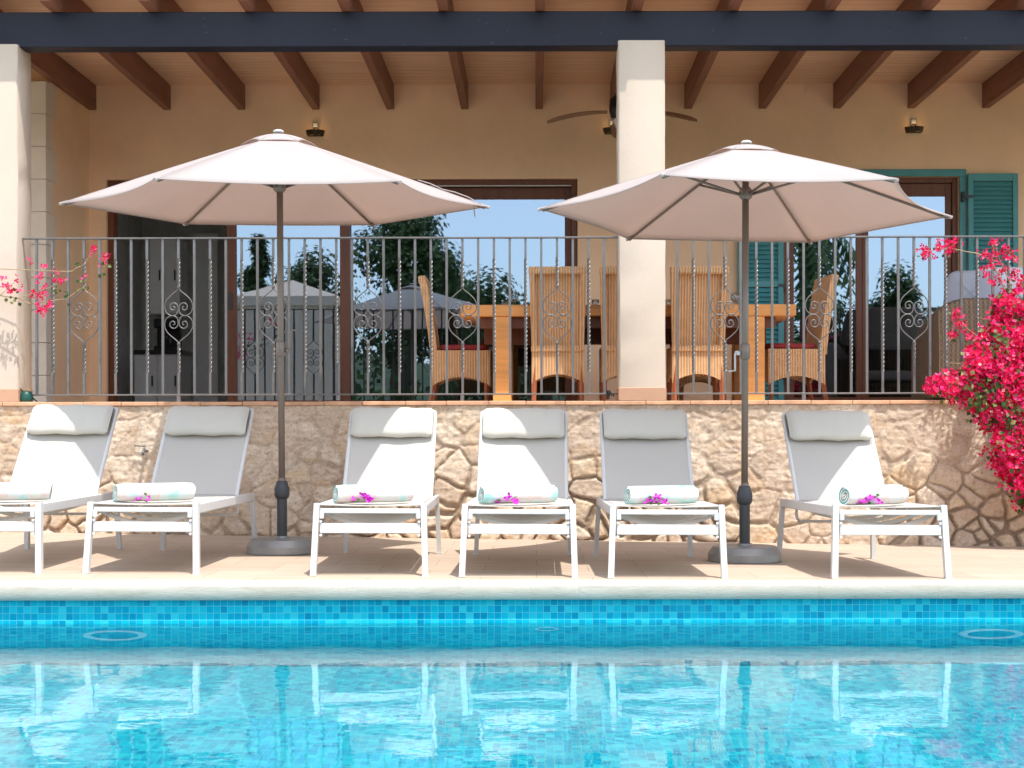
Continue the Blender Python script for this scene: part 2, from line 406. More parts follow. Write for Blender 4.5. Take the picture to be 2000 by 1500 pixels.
def m_leafy(name, cols, rough=.5, trans=.3):
    t = NT(name); g = t.n("ShaderNodeNewGeometry"); col = t.ramp(g.outputs['Random Per Island'], cols)
    p = t.bsdf(col, rough, 0, None, .3); tr = t.n("ShaderNodeBsdfTranslucent"); t.l(col, tr.inputs[0])
    mx = t.n("ShaderNodeMixShader"); mx.inputs[0].default_value = trans; t.l(p.outputs[0], mx.inputs[1]); t.l(tr.outputs[0], mx.inputs[2])
    return t.done(mx)
M['bract'] = m_leafy('bougainvillea_bracts', [(0, (.50, .002, .05)), (.25, (.78, .006, .07)), (.5, (.86, .012, .13)), (.72, (.90, .03, .20)), (.88, (.92, .05, .33)), (.96, (.92, .22, .36)), (1, (.90, .45, .40))], .6, .35)
M['magenta'] = m_leafy('magenta_bracts', [(0, (.42, .01, .40)), (.6, (.62, .03, .55)), (1, (.70, .10, .62))], .6, .3)
M['leafg'] = m_leafy('green_leaves', [(0, (.03, .07, .015)), (.5, (.07, .13, .03)), (.85, (.16, .20, .06)), (1, (.42, .38, .16))], .5, .3)
M['treeleaf'] = m_leafy('tree_foliage', [(0, (.03, .06, .018)), (.5, (.065, .115, .03)), (1, (.13, .19, .05))], .6, .25)
M['bark'] = m_wood('bark', (.14, .10, .07), .5, 'Z', 6, .9)
M['twig'] = m_wood('twig_bark', (.40, .30, .18), .6, 'X', 8, .8)
M['grass'] = simple('lawn_grass', (.07, .11, .03), .9, 0, .4, 6, .6, .02)
M['hill'] = simple('hill_scrub', (.05, .075, .03), .95, 0, .5, .25, .8, .3)
def emit(name, c, st):
    t = NT(name); e = t.n("ShaderNodeEmission"); e.inputs[0].default_value = (*c, 1); e.inputs[1].default_value = st; return t.done(e)
M['lampglow'] = emit('warm_lamp_light', (1, .62, .28), .55)

# ------------------------------------------------------------ distances (m from the camera)
DP, DW, DB = 7.35, 10.94, 14.30        # pool edge, terrace wall face, house back wall
ZW = -0.200                            # water
ZT = 1.035                             # terrace floor
def deck_z(x, y):
    t = min(1, max(0, (y - DP) / (DW - DP))); return t ** .8 * (-.030 - .0165 * x)

# ------------------------------------------------------------ setting: ground, deck, pool, water
g = MB(); g.box(-900, 900, -900, -4.2, -.6, -.30); g.box(-900, 900, DB + 6, 1200, -.6, -.30)
g.box(-900, -9.5, -4.2, DB + 6, -.6, -.30); g.box(9.5, 900, -4.2, DB + 6, -.6, -.30)
tag(g.build('ground', M['grass']), None, None, kind='structure')
dk = MB(); nx, ny = 60, 12
P = [[(-9.5 + 19 * i / nx, DP + .30 + (DW + .3 - DP - .30) * j / ny, deck_z(-9.5 + 19 * i / nx, DP + .30 + (DW - DP) * j / ny)) for i in range(nx + 1)] for j in range(ny + 1)]
dk.grid(P)
for (x0, x1, y0, y1) in ((-9.5, 9.5, -4.2, .7), (-9.5, -6.6, .7, DP + .30), (6.6, 9.5, .7, DP + .30)): dk.box(x0, x1, y0, y1, -.3, -.004)
deck = tag(dk.build('deck', M['deck']), None, None, kind='structure')
cp = MB()
# rounded-over coping slab profile extruded along X (far edge of the pool)
def coping_run(x0, x1, y_edge, sgn):
    prof = [(.30, -.075), (.30, .0), (.006, .0), (.002, -.0015), (0, -.005), (-.002, -.035), (.002, -.066), (.008, -.075)]
    n = len(prof)
    for sx in range(int(round((x1 - x0) / .62))):
        a = x0 + sx * .62; b = a + .6194
        m_ = 8; rows = []
        for q in range(m_ + 1):
            x = a + (b - a) * q / m_
            rows.append([(x, y_edge + sgn * (p[0] + (random.uniform(-.0005, .0005) if 2 <= k <= 7 else 0)), p[1] + deck_z(x, y_edge + .25) * (1 if (k < 2) else 0) + (random.uniform(-.0005, .0005) if k > 2 else 0)) for k, p in enumerate(prof)])
        vs = [p for r in rows for p in r]
        fs = [(i * n + j, i * n + (j + 1) % n, (i + 1) * n + (j + 1) % n, (i + 1) * n + j) for i in range(m_) for j in range(n)]
        fs += [tuple(range(n - 1, -1, -1)), tuple(m_ * n + k for k in range(n))]
        cp.add(vs, fs)
coping_run(-6.6, 6.7, DP, 1); coping_run(-6.6, 6.7, 1.0, -1)
co_ = cp.build('pool_coping', M['coping']); auto(fixn(co_), 50); tag(co_, None, None, kind='structure')

# pool shell with uv in metres
def uvquad(name, quads, mat):
    me = bpy.data.meshes.new(name); vs = []; fs = []; uvs = []
    for q, u in quads:
        o = len(vs); vs += q; fs.append((o, o + 1, o + 2, o + 3)); uvs += u
    me.from_pydata(vs, [], fs); l = me.uv_layers.new(name='UVMap')
    for i, c in enumerate(uvs): l.data[i].uv = c
    me.materials.append(mat); o = bpy.data.objects.new(name, me); COL.objects.link(o); return o
XA, XB, YA, YB, ZB = -6.6, 6.6, 1.0, DP + .042, -1.55
quads = [([(XA, YB, ZB), (XB, YB, ZB), (XB, YB, -.075), (XA, YB, -.075)], [(XA, ZB), (XB, ZB), (XB, -.075), (XA, -.075)]),
         ([(XB, YA, ZB), (XA, YA, ZB), (XA, YA, -.075), (XB, YA, -.075)], [(XB, ZB), (XA, ZB), (XA, -.075), (XB, -.075)]),
         ([(XA, YA, ZB), (XA, YB, ZB), (XA, YB, -.004), (XA, YA, -.004)], [(YA, ZB), (YB, ZB), (YB, 0), (YA, 0)]),
         ([(XB, YB, ZB), (XB, YA, ZB), (XB, YA, -.004), (XB, YB, -.004)], [(YB, ZB), (YA, ZB), (YA, 0), (YB, 0)]),
         ([(XA, YA, ZB), (XB, YA, ZB), (XB, YB, ZB), (XA, YB, ZB)], [(XA, YA), (XB, YA), (XB, YB), (XA, YB)])]
pool = uvquad('pool', quads, M['tiles']); tag(pool, None, None, kind='structure')
# water surface: gently rippled real sheet
rs = np.random.RandomState(3)
nx, ny = 560, 280
xs = np.linspace(XA, XB, nx); ys = np.linspace(YA, YB - .001, ny); XX, YY = np.meshgrid(xs, ys)
ZZ = np.zeros_like(XX)
for k in range(46):
    lam = rs.uniform(.13, 1.1); a = rs.uniform(0, 2 * PI); kk = 2 * PI / lam
    amp = .00020 * lam ** 1.15 * rs.uniform(.4, 1)
    ZZ += amp * np.sin(kk * (XX * math.cos(a) + YY * math.sin(a)) + rs.uniform(0, 2 * PI) + .8 * np.sin(XX * rs.uniform(.3, 1.2) + rs.uniform(0, 6)) + .6 * np.sin(YY * rs.uniform(.4, 1.3)))
vs = np.stack([XX, YY, ZZ + ZW], -1).reshape(-1, 3).tolist()
fs = [(j * nx + i, j * nx + i + 1, (j + 1) * nx + i + 1, (j + 1) * nx + i) for j in range(ny - 1) for i in range(nx - 1)]
me = bpy.data.meshes.new('water'); me.from_pydata(vs, [], fs); me.polygons.foreach_set('use_smooth', [True] * len(fs)); me.materials.append(M['water'])
water = bpy.data.objects.new('water', me); COL.objects.link(water); tag(water, None, None, kind='structure')
water.cycles.is_caustics_caster = True
pool.cycles.is_caustics_receiver = True
sl.cycles.is_caustics_light = True

# pool wall fittings under the water
def ring_light(px, depth, rad, label):
    X = (px - 1047) * (DP - .3) / F * 1.03
    root = empty('pool_light', (X, YB - .004, ZW - depth))
    m = MB(); m.tube([(rad * math.cos(a), -.004, rad * math.sin(a)) for a in [2 * PI * k / 40 for k in range(40)]], rad * .16, 8, closed=True)
    m.build('ring', M['ringwhite'], root, True)
    m = MB(); vs = [(0, -.004, 0)] + [(rad * .9 * math.cos(2 * PI * k / 40), -.002, rad * .9 * math.sin(2 * PI * k / 40)) for k in range(40)]
    m.add(vs, [(0, 1 + (k + 1) % 40, 1 + k) for k in range(40)]); m.build('lens', M['tlens'], root)
    tag(root, label, 'pool light', 'round fittings in the pool wall'); return root
M['ringwhite'] = simple('white_pool_plastic', (.85, .88, .86), .4, 0, .02, 5, 0)
M['tlens'] = simple('blue_lens', (.01, .34, .46), .25, 0, .1, 8, 0)
ring_light(210, .42, .148, 'round pool light with pale rim on the left, below the two leftmost loungers')
ring_light(1950, .44, .148, 'round pool light with pale rim at the right edge under the flowering shrub')
ring_light(1067, .22, .055, 'small pool inlet ring in the middle of the tiled pool wall')

# ------------------------------------------------------------ retaining wall of rubble stone
wall = empty('retaining_wall', (0, DW, 0))
tag(wall, 'low rubble stone wall under the terrace with a terracotta edge', 'wall')
x0, x1, z0, z1 = -6.9, 6.9, -.18, ZT - .028
nx, nz = 1500, 135
xs = np.linspace(x0, x1, nx); zs = np.linspace(z0, z1, nz); XX, ZZ = np.meshgrid(xs, zs)
def vnoise(X, Z, f, seed):
    r = np.random.RandomState(seed); G = r.rand(256, 256)
    x = X * f + 50; z = Z * f + 50; xi = np.floor(x).astype(int); zi = np.floor(z).astype(int); fx = x - xi; fz = z - zi
    fx = fx * fx * (3 - 2 * fx); fz = fz * fz * (3 - 2 * fz); h = lambda a, b: G[a % 256, b % 256]
    return (h(xi, zi) * (1 - fx) + h(xi + 1, zi) * fx) * (1 - fz) + (h(xi, zi + 1) * (1 - fx) + h(xi + 1, zi + 1) * fx) * fz
wx = XX + .035 * (vnoise(XX, ZZ, 5, 1) - .5) + .022 * (vnoise(XX, ZZ, 16, 2) - .5)
wz = ZZ * 1.12 + .035 * (vnoise(XX, ZZ, 5, 3) - .5) + .022 * (vnoise(XX, ZZ, 16, 4) - .5)
rp = np.random.RandomState(11); pts = []
cs = .255
for i in range(int((x1 - x0) / cs) + 4):
    for j in range(-2, 8):
        pts.append((x0 - cs + i * cs + rp.uniform(-.62, .62) * cs + (j % 2) * cs * .5, z0 + j * cs * .82 + rp.uniform(-.55, .55) * cs))
for k in range(190):
    pts.append((rp.uniform(x0, x1), z0 + (z1 - z0) * 1.1 * rp.uniform(0, 1) ** 1.6))
pts = np.array(pts)
F1 = np.full(XX.shape, 9.); I1 = np.zeros(XX.shape, int)
for k, (a, b) in enumerate(pts):
    d = (wx - a) ** 2 + (wz - b) ** 2; m = d < F1; F1[m] = d[m]; I1[m] = k
E = np.full(XX.shape, 9.)
P1 = pts[I1]
for k, (a, b) in enumerate(pts):
    dx = a - P1[..., 0]; dz = b - P1[..., 1]; L = np.hypot(dx, dz); ok = (L > 1e-6) & (L < .8)
    mx_ = (a + P1[..., 0]) / 2; mz_ = (b + P1[..., 1]) / 2
    dist = np.where(ok, ((mx_ - wx) * dx + (mz_ - wz) * dz) / np.maximum(L, 1e-6), 9); E = np.minimum(E, dist)
rnd = rp.rand(len(pts))
# joints open towards the bottom and in patches, flush higher up
hgt = (ZZ - z0) / (z1 - z0)
open_ = np.clip(1.12 - 2.1 * hgt + 1.9 * (vnoise(XX, ZZ, 1.1, 8) - .5) + .35 * (vnoise(XX, ZZ, 6, 9) - .5), 0, 1)
lft = np.clip(1 - np.abs(XX - 2.35) / .55, 0, 1); open_ *= (1 - .85 * lft)
w = .004 + .026 * vnoise(XX, ZZ, 5, 12) ** 2.0
mort = 1 - np.clip((E - w) / .007, 0, 1)
soft = np.clip((E - w) / .014, 0, 1) ** .6
gx = (rp.rand(len(pts)) - .5)[I1]; gz = (rp.rand(len(pts)) - .5)[I1]
rough = .007 * (vnoise(XX, ZZ, 14, 5) - .5) + .008 * (vnoise(XX, ZZ, 38, 6) - .5) + .008 * np.abs(vnoise(XX * .6, ZZ * 1.6, 22, 17) - .5) + .016 * (vnoise(XX, ZZ, 2.5, 7) - .5) + open_ * .09 * (gx * (wx - P1[..., 0]) + gz * (wz - P1[..., 1]))
tilt = (rnd[I1] - .5) * .024
depth = open_ * (.030 * soft + tilt * .7) + (1 - open_) * .034 + rough - (1 - open_) * .005 * mort
YY = -depth + .036
vs = np.stack([XX, YY, ZZ], -1).reshape(-1, 3).tolist()
fs = [(j * nx + i, j * nx + i + 1, (j + 1) * nx + i + 1, (j + 1) * nx + i) for j in range(nz - 1) for i in range(nx - 1)]
me = bpy.data.meshes.new('stone_face'); me.from_pydata(vs, [], fs); me.polygons.foreach_set('use_smooth', [True] * len(fs)); me.materials.append(M['stone'])
at = me.attributes.new('stone', 'FLOAT', 'POINT'); at.data.foreach_set('value', (rnd[I1] * (.35 + .65 * open_) + .3 * (1 - open_)).reshape(-1).astype(np.float32))
at = me.attributes.new('joint', 'FLOAT', 'POINT'); at.data.foreach_set('value', (mort * (.10 + .90 * open_)).reshape(-1).astype(np.float32))
sf = bpy.data.objects.new('stone_face', me); COL.objects.link(sf); sf.parent = wall
m = MB(); random.seed(5); xx = -6.9
while xx < 6.9:
    ln = random.uniform(.28, .34); m.box(xx, xx + ln - .003, -.018 + random.uniform(-.003, .003), .33, ZT - .027 + random.uniform(-.001, .001) - ZT + ZT, ZT + .003 + random.uniform(-.0015, .0015), .004); xx += ln
m.build('edge_tiles', M['terracotta'], wall)
m = MB(); m.box(-6.9, 6.9, .045, .4, -.3, ZT - .03); m.build('core', M['skirt'], wall)

# ------------------------------------------------------------ house
house = empty('villa', (0, 0, 0))
tag(house, 'ochre villa with dark roof beam, rafters and pale porch columns above the terrace', 'house')
def part(m, name, mat, **k): return m.build(name, mat, house, **k)
m = MB(); m.box(-9, 9, DW + .335, DB + 5.0, ZT - .12, ZT); part(m, 'terrace_floor', M['floor'])
# back wall with openings (left sliding door, right french door)
s_b = F / DB
def XBk(px): return (px - 1047) * DB / F
def ZBk(py): return EYE + (850 - py) * DB / F
Lx0, Lx1, Ltop = XBk(208), XBk(1129), ZBk(349)
Rx0, Rx1, Rtop = XBk(1531), XBk(1874), ZBk(347)
zc = 4.32
m = MB()
SX = XBk(175)                                     # inner face of the side wall
for a, b, c, d in ((SX - .4, Lx0, ZT, zc), (Lx0, Lx1, Ltop, zc), (Lx1, Rx0, ZT, zc), (Rx0, Rx1, Rtop, zc), (Rx1, 9, ZT, zc)):
    m.box(a, b, DB, DB + .28, c, d)
part(m, 'back_wall', M['plaster'])
m = MB(); dq = SX * F / (90 - 1047)
m.box(SX - .4, SX, dq + .17, DB, ZT, zc); part(m, 'side_wall', M['plaster'])
m = MB(); z = ZT; k = 0
while z < 4.0:
    h = .30; dpt = .17 + (.10 if k % 2 else 0.0)
    m.box(SX - .36, SX + .004, dq, dq + dpt, z, min(z + h - .004, 4.05), .004); z += h; k += 1
part(m, 'quoin_stones', M['quoin'])
# roof: boards, rafters, beam
m = MB(); m.box(-9, 9, 10.70, DB + .6, 4.302, 4.33); part(m, 'ceiling_boards', M['ceiling'])
m = MB(); m.box(-9, 9, 10.70, DB + .8, 4.332, 4.46); m.box(-9, 9, 10.665, 10.698, 4.24, 4.46, .004); part(m, 'roof', M['skirt'])
S = 145.3 / s_b
for k in range(-9, 10):
    xr = XBk(1054.5) + k * S
    if abs(xr) > 7.2: continue
    m = MB(); m.box(-.037, .037, 10.70, DB - .002, 4.052, 4.30, .004)
    o = part(m, 'rafter', M['rafter'], loc=(xr, 0, 0))
BT = EYE + (850 - 21) * 10.98 / F; BBm = EYE + (850 - 90) * 10.98 / F
m = MB(); m.box(-9, 9, 10.98, 11.14, BBm, 4.050, .006); part(m, 'roof_beam', M['beam'])
# columns
def column(x0, x1, d0, dep, ztop, name='column'):
    m = MB(); n = 22; rows = []
    # slightly hand-plastered faces
    random.seed(int(x0 * 100))
    zs_ = [ZT + .003 + (ztop - ZT - .003) * i / n for i in range(n + 1)]
    for z in zs_:
        j = lambda: random.uniform(-.0025, .0025)
        c = .012
        pts = [(x0 + c, d0), (x1 - c, d0), (x1, d0 + c), (x1, d0 + dep - c), (x1 - c, d0 + dep), (x0 + c, d0 + dep), (x0, d0 + dep - c), (x0, d0 + c)]
        rows.append([(p[0] + j(), p[1] + j(), z) for p in pts])
    vs = [p for r in rows for p in r]; fs = [(i * 8 + k, i * 8 + (k + 1) % 8, (i + 1) * 8 + (k + 1) % 8, (i + 1) * 8 + k) for i in range(n) for k in range(8)]
    fs += [tuple(range(7, -1, -1)), tuple(n * 8 + k for k in range(8))]
    m.add(vs, fs); o = part(m, name, M['plaster_pale']); auto(o, 50)
    m = MB(); m.box(x0 - .004, x1 + .004, d0 - .004, d0 + dep + .004, ZT + .004, ZT + .105, .004); m.build('skirting', M['skirt'], o)
    return o
D0 = DW - .008
column((1209.5 - 1047) * D0 / F, (1300.5 - 1047) * D0 / F, D0, .33, EYE + (850 - 79) * D0 / F)
column(-5.1, (35 - 1047) * D0 / F, D0, .31, EYE + (850 - 84) * D0 / F)
# sliding door: frames, panes
def frame_rects(m, x0, x1, z0, z1, y0, y1, w, wt=None, wb=None):
    wt = wt or w; wb = wb or w
    m.box(x0, x0 + w, y0, y1, z0, z1, .003); m.box(x1 - w, x1, y0, y1, z0, z1, .003)
    m.box(x0 + w, x1 - w, y0 + .002, y1 - .002, z1 - wt, z1, .003); m.box(x0 + w, x1 - w, y0 + .002, y1 - .002, z0, z0 + wb, .003)
m = MB(); frame_rects(m, Lx0 + .004, Lx1 - .004, ZT, Ltop - .003, DB + .05, DB + .20, .055, .05, .03)
sd = part(m, 'sliding_door', M['frame'])
def lean_pane(m):      # tilt added to the panes, a third of a degree, to lower their reflections
    zm_ = ZT + 1.15; m.v = [(x, y - (z - zm_) * math.tan(R(.36)), z) for x, y, z in m.v]
def sash(xa, xb, y, zt, wl, wr):
    m = MB(); z0_, z1_ = ZT + .032, zt
    m.box(xa, xa + wl, y, y + .045, z0_, z1_, .003); m.box(xb - wr, xb, y, y + .045, z0_, z1_, .003)
    m.box(xa + wl, xb - wr, y + .002, y + .043, z1_ - .13, z1_, .003); m.box(xa + wl, xb - wr, y + .002, y + .043, z0_, z0_ + .065, .003)
    o = m.build('sash', M['frame'], sd)
    m = MB(); m.box(xa + wl - .004, xb - wr + .004, y + .018, y + .026, z0_ + .06, z1_ - .125); lean_pane(m)
    return o, m.build('pane', M['glass'], sd)
zs1 = Ltop - .055
sash(XBk(440), XBk(682), DB + .075, zs1, .10, .10)
sash(XBk(664), XBk(1124), DB + .135, zs1, .09, .10)
m = MB(); m.box(Lx0 + .06, Lx1 - .06, DB + .062, DB + .07, zs1 - .010, zs1 + .002); m.build('track', M['white_metal'], sd)
m = MB(); m.box(XBk(445), XBk(452), DB + .063, DB + .078, ZBk(602), ZBk(569), .003); m.build('handle', M['darkplastic'], sd)
# french door with teal casing
m = MB(); frame_rects(m, Rx0 + .004, Rx1 - .004, ZT, Rtop - .003, DB + .04, DB + .20, .05, .05, .03)
fd = part(m, 'french_door', M['frame'])
def leaf(xa, xb):
    m = MB(); y = DB + .07; z0_, z1_ = ZT + .032, Rtop - .055
    frame_rects(m, xa, xb, z0_, z1_, y, y + .045, .062, .13, .085); m.build('door_leaf', M['frame'], fd)
    m = MB(); m.box(xa + .058, xb - .058, y + .018, y + .026, z0_ + .08, z1_ - .12); lean_pane(m); m.build('pane', M['glass'], fd)
xm = XBk(1688); leaf(Rx0 + .055, xm - .001); leaf(xm + .001, Rx1 - .055)
m = MB(); y0, y1 = DB - .028, DB - .002
m.box(XBk(1517), Rx0 - .001, y0, y1, ZT, Rtop, .003); m.box(Rx1 + .001, XBk(1887), y0, y1, ZT, Rtop, .003); m.box(XBk(1517), XBk(1887), y0, y1, Rtop + .001, ZBk(333), .003)
m.build('casing', M['teal'], fd)
def shutter(xa, xb, name_lab=None, side=1):
    m = MB(); z0_, z1_ = ZT + .01, ZBk(343); y0, y1 = DB - .075, DB - .032; w = .052; zm = ZBk(557)
    m.box(xa, xa + w, y0, y1, z0_, z1_, .003); m.box(xb - w, xb, y0, y1, z0_, z1_, .003)
    for a, b in ((z0_, z0_ + .09), (zm - .03, zm + .03), (z1_ - .075, z1_)): m.box(xa + w, xb - w, y0 + .002, y1 - .002, a, b, .002)
    o = part(m, 'shutter', M['teal'])
    m = MB()
    for a, b in ((z0_ + .09, zm - .03), (zm + .03, z1_ - .075)):
        n = int((b - a) / .045)
        for i in range(n):
            z = a + (i + .5) * (b - a) / n
            m.add([(xa + w, y0 + .008, z - .024), (xb - w, y0 + .008, z - .024), (xb - w, y1 - .006, z + .020), (xa + w, y1 - .006, z + .020),
                   (xa + w, y0 + .014, z - .029), (xb - w, y0 + .014, z - .029), (xb - w, y1 - .001, z + .015), (xa + w, y1 - .001, z + .015)],
                  [(0, 1, 2, 3), (7, 6, 5, 4), (0, 4, 5, 1), (3, 2, 6, 7), (0, 3, 7, 4), (1, 5, 6, 2)])
    m.build('louvres', M['teal'], o)
    xh = xa if side > 0 else xb
    for z in (ZBk(388), ZBk(560), ZBk(740)):
        m = MB(); m.box(xh - .05 * side - .012, xh - .05 * side + .012, DB - .082, DB - .03, z - .05, z + .05, .003); m.box(min(xh + .05 * side, xh - .052 * side), max(xh + .05 * side, xh - .052 * side), y0 - .007, y0 - .001, z - .014, z + .014)
        m.build('hinge', M['dark'], o)
shutter(XBk(1888), XBk(1985), side=1); shutter(XBk(1440), XBk(1528), side=-1)
# interior shell behind the doors
m = MB(); y0 = DB + .282
m.box(-9, 9, y0 + 3.0, y0 + 3.1, ZT, zc); m.box(-9, SX - .38, y0, y0 + 3, ZT, zc); m.box(8.6, 9, y0, y0 + 3, ZT, zc); m.box(-9, 9, DB + .81, y0 + 3.1, 3.62, 3.70); m.box(XBk(1330), XBk(1345), y0, y0 + 3, ZT, 3.6)
part(m, 'inner_wall', M['white'])
m = MB(); m.box(-9, 9, DB + .25, DB + .6, 3.63, zc - .02); part(m, 'inner_lintel', M['white'])

# ------------------------------------------------------------ kitchen seen through the open door
def cabinet(x0, x1, y0, z0, z1, nd, label, parent_name='kitchen_cabinet', dep=.5):
    r = empty(parent_name, ((x0 + x1) / 2, y0, z0)); cx = (x0 + x1) / 2
    m = MB(); m.box(x0 - cx, x1 - cx, .02, dep, 0, z1 - z0); m.build('carcass', M['cabinet'], r)
    w = (x1 - x0) / nd
    for i in range(nd):
        m = MB(); a = x0 - cx + i * w; m.box(a + .004, a + w - .004, 0, .02, .01, z1 - z0 - .01, .003); m.build('door', M['cabinet'], r)
        m = MB(); m.box(a + w - .06, a + w - .045, -.02, 0, (z1 - z0) * .45, (z1 - z0) * .45 + .12, .002); m.build('handle', M['dark'], r)
    tag(r, label, 'cabinet'); return r
yk = DB + 1.6
def XK(px): return (px - 1047) * yk / F
def ZK(py): return EYE + (850 - py) * yk / F
cabinet(XK(262), XK(352), yk, ZT, ZK(690), 2, 'white kitchen base cabinet seen through the open left door')
cabinet(XK(285), XK(345), yk + .15, ZK(610), ZK(462), 2, 'white kitchen wall cabinet hanging above the counter indoors', dep=.35)
m = MB(); m.box(XK(256), XK(356), yk - .02, yk + .5, ZK(690) + .002, ZK(682), .003)
tag(m.build('countertop', M['dark']), 'dark kitchen countertop on the white base cabinet', 'countertop')
r = empty('coffee_machine', (XK(318), yk + .2, ZK(682) + .002))
m = MB(); m.box(-.13, .13, -.1, .15, 0, .05, .01); m.box(-.13, .13, .05, .15, .05, .32, .01); m.box(-.13, .13, -.1, .15, .25, .36, .015); m.build('body', M['dark'], r)
m = MB(); m.lathe([(.05, 0), (.06, .06), (.05, .13)], 16, (0, -.03, .05)); m.build('jug', M['clear'], r, True)
tag(r, 'black coffee machine on the dark kitchen counter', 'coffee machine')
m = MB(); m.box(XK(352), XK(402), yk + .6, yk + .66, ZT, ZK(440), .004); o = m.build('interior_door', M['cabinet'])
tag(o, 'pale grey inner door standing open inside the kitchen', 'door')
m = MB(); m.box(XK(222), XK(246), DB + .5, DB + .62, ZT, 3.6); o = m.build('interior_pillar', M['white'])
tag(o, 'pale wall pier just inside the open sliding door', 'pier')

# ------------------------------------------------------------ iron railings
DR = DW + .10
def XR(px): return (px - 1047) * DR / F
def ZR(py): return EYE + (850 - py) * DR / F
zt_, zb_ = ZR(464), ZR(768)
H = zt_ - zb_
def twisted(m, z0, z1, half=.0085, x=0.0):
    n = int((z1 - z0) / .009); rows = []
    for i in range(n + 1):
        z = z0 + (z1 - z0) * i / n; a = (z - z0) / .135 * 2 * PI
        rows += [(x + half * (1.5 if k % 2 else .72) * math.cos(a + k * PI / 4), half * (1.5 if k % 2 else .72) * math.sin(a + k * PI / 4), z) for k in range(8)]
    m.add(rows, [(i * 8 + k, i * 8 + (k + 1) % 8, (i + 1) * 8 + (k + 1) % 8, (i + 1) * 8 + k) for i in range(n) for k in range(8)])
def sq(m, z0, z1, h=.009): m.box(-h, h, -h, h, z0, z1)
def mesh_of(m, name):
    me = bpy.data.meshes.new(name); me.from_pydata(m.v, [], m.f); me.materials.append(M['iron']); return me
mp = MB(); sq(mp, 0, H - .006); ME_P = mesh_of(mp, 'baluster')
zq = lambda py: ZR(py) - zb_
mt_ = MB(); sq(mt_, 0, zq(727)); twisted(mt_, zq(727), zq(505)); sq(mt_, zq(505), H - .006); ME_T = mesh_of(mt_, 'baluster')
ms = MB(); sq(ms, 0, zq(727)); twisted(ms, zq(727), zq(672)); twisted(ms, zq(558), zq(503)); sq(ms, zq(503), H - .006)
for py in (670, 559): ms.lathe([(.006, -.012), (.013, -.006), (.014, .004), (.006, .012)], 10, (0, 0, zq(py)))
ME_S = mesh_of(ms, 'baluster')
# scroll ornament: four mirrored scrolls
u = DR / F
def catmull(pts, n=6):
    out = []; q = [pts[0]] + list(pts) + [pts[-1]]
    for i in range(1, len(q) - 2):
        p0, p1, p2, p3 = [Vector(a) for a in q[i - 1:i + 3]]
        for k in range(n):
            t = k / n; out.append(.5 * ((2 * p1) + (-p0 + p2) * t + (2 * p0 - 5 * p1 + 4 * p2 - p3) * t * t + (-p0 + 3 * p1 - 3 * p2 + p3) * t ** 3))
    out.append(Vector(q[-2])); return out
half = [(0, 54), (-3, 49), (-14, 40), (-23, 31), (-27.5, 20), (-26, 9), (-20, 2), (-12, -.5), (-5, 2), (-1.2, 9), (-1.5, 18), (-6, 23.5), (-12, 24), (-16.5, 20), (-16.5, 14), (-12.5, 10.5), (-8, 12), (-7.5, 16), (-10.5, 17.5)]
sc_ = MB()
for sx in (1, -1):
    for sz in (1, -1):
        yo = .0015 * (sx * sz)
        path = catmull([(sx * a * u, yo, sz * b * u + (.5 * u * sz)) for a, b in half], 4)
        sc_.tube(path, .0048, 6)
ME_O = mesh_of(sc_, 'scroll')
ME_O.polygons.foreach_set('use_smooth', [True] * len(ME_O.polygons))
def railing(xa, xb, scrolls_at, feet, label):
    root = empty('railing', (XR((xa + xb) / 2), DR, ZT + .003)); cx = XR((xa + xb) / 2); zo = zb_ - ZT - .003
    x0_, x1_ = XR(xa) - cx, XR(xb) - cx
    m = MB(); m.box(x0_, x1_, -.018, .018, zo + H - .006, zo + H + .006, .002); m.build('top_rail', M['iron'], root)
    m = MB(); m.box(x0_ + .01, x1_, -.014, .014, zo - .012, zo, .002); m.build('bottom_rail', M['iron'], root)
    p = scrolls_at - 30.8 * 40
    while p < xb - 12:
        if p > xa + 12:
            k = round((p - scrolls_at) / 30.8) % 6
            me = ME_S if k == 0 else (ME_T if k in (2, 4) else ME_P)
            o = bpy.data.objects.new('baluster', me); COL.objects.link(o); o.parent = root; o.location = (XR(p) - cx, 0, zo)
            if k == 0:
                c = bpy.data.objects.new('scroll', ME_O); COL.objects.link(c); c.parent = o; c.location = (0, 0, ZR(615) - zb_)
        p += 30.8
    for f in feet:
        m = MB(); m.box(XR(f) - cx - .014, XR(f) - cx + .014, -.014, .014, 0, zo - .012, .002); m.build('foot', M['iron'], root)
    tag(root, label, 'railing', 'iron railings on the terrace edge'); return root
railing(45, 1209, 349.5, (349.5, 625, 903), 'wrought iron railing between the left pillar and the middle column')
railing(1300, 2790, 1601, (1570, 1880, 2250, 2600), 'wrought iron railing right of the middle column, partly under the flowers')

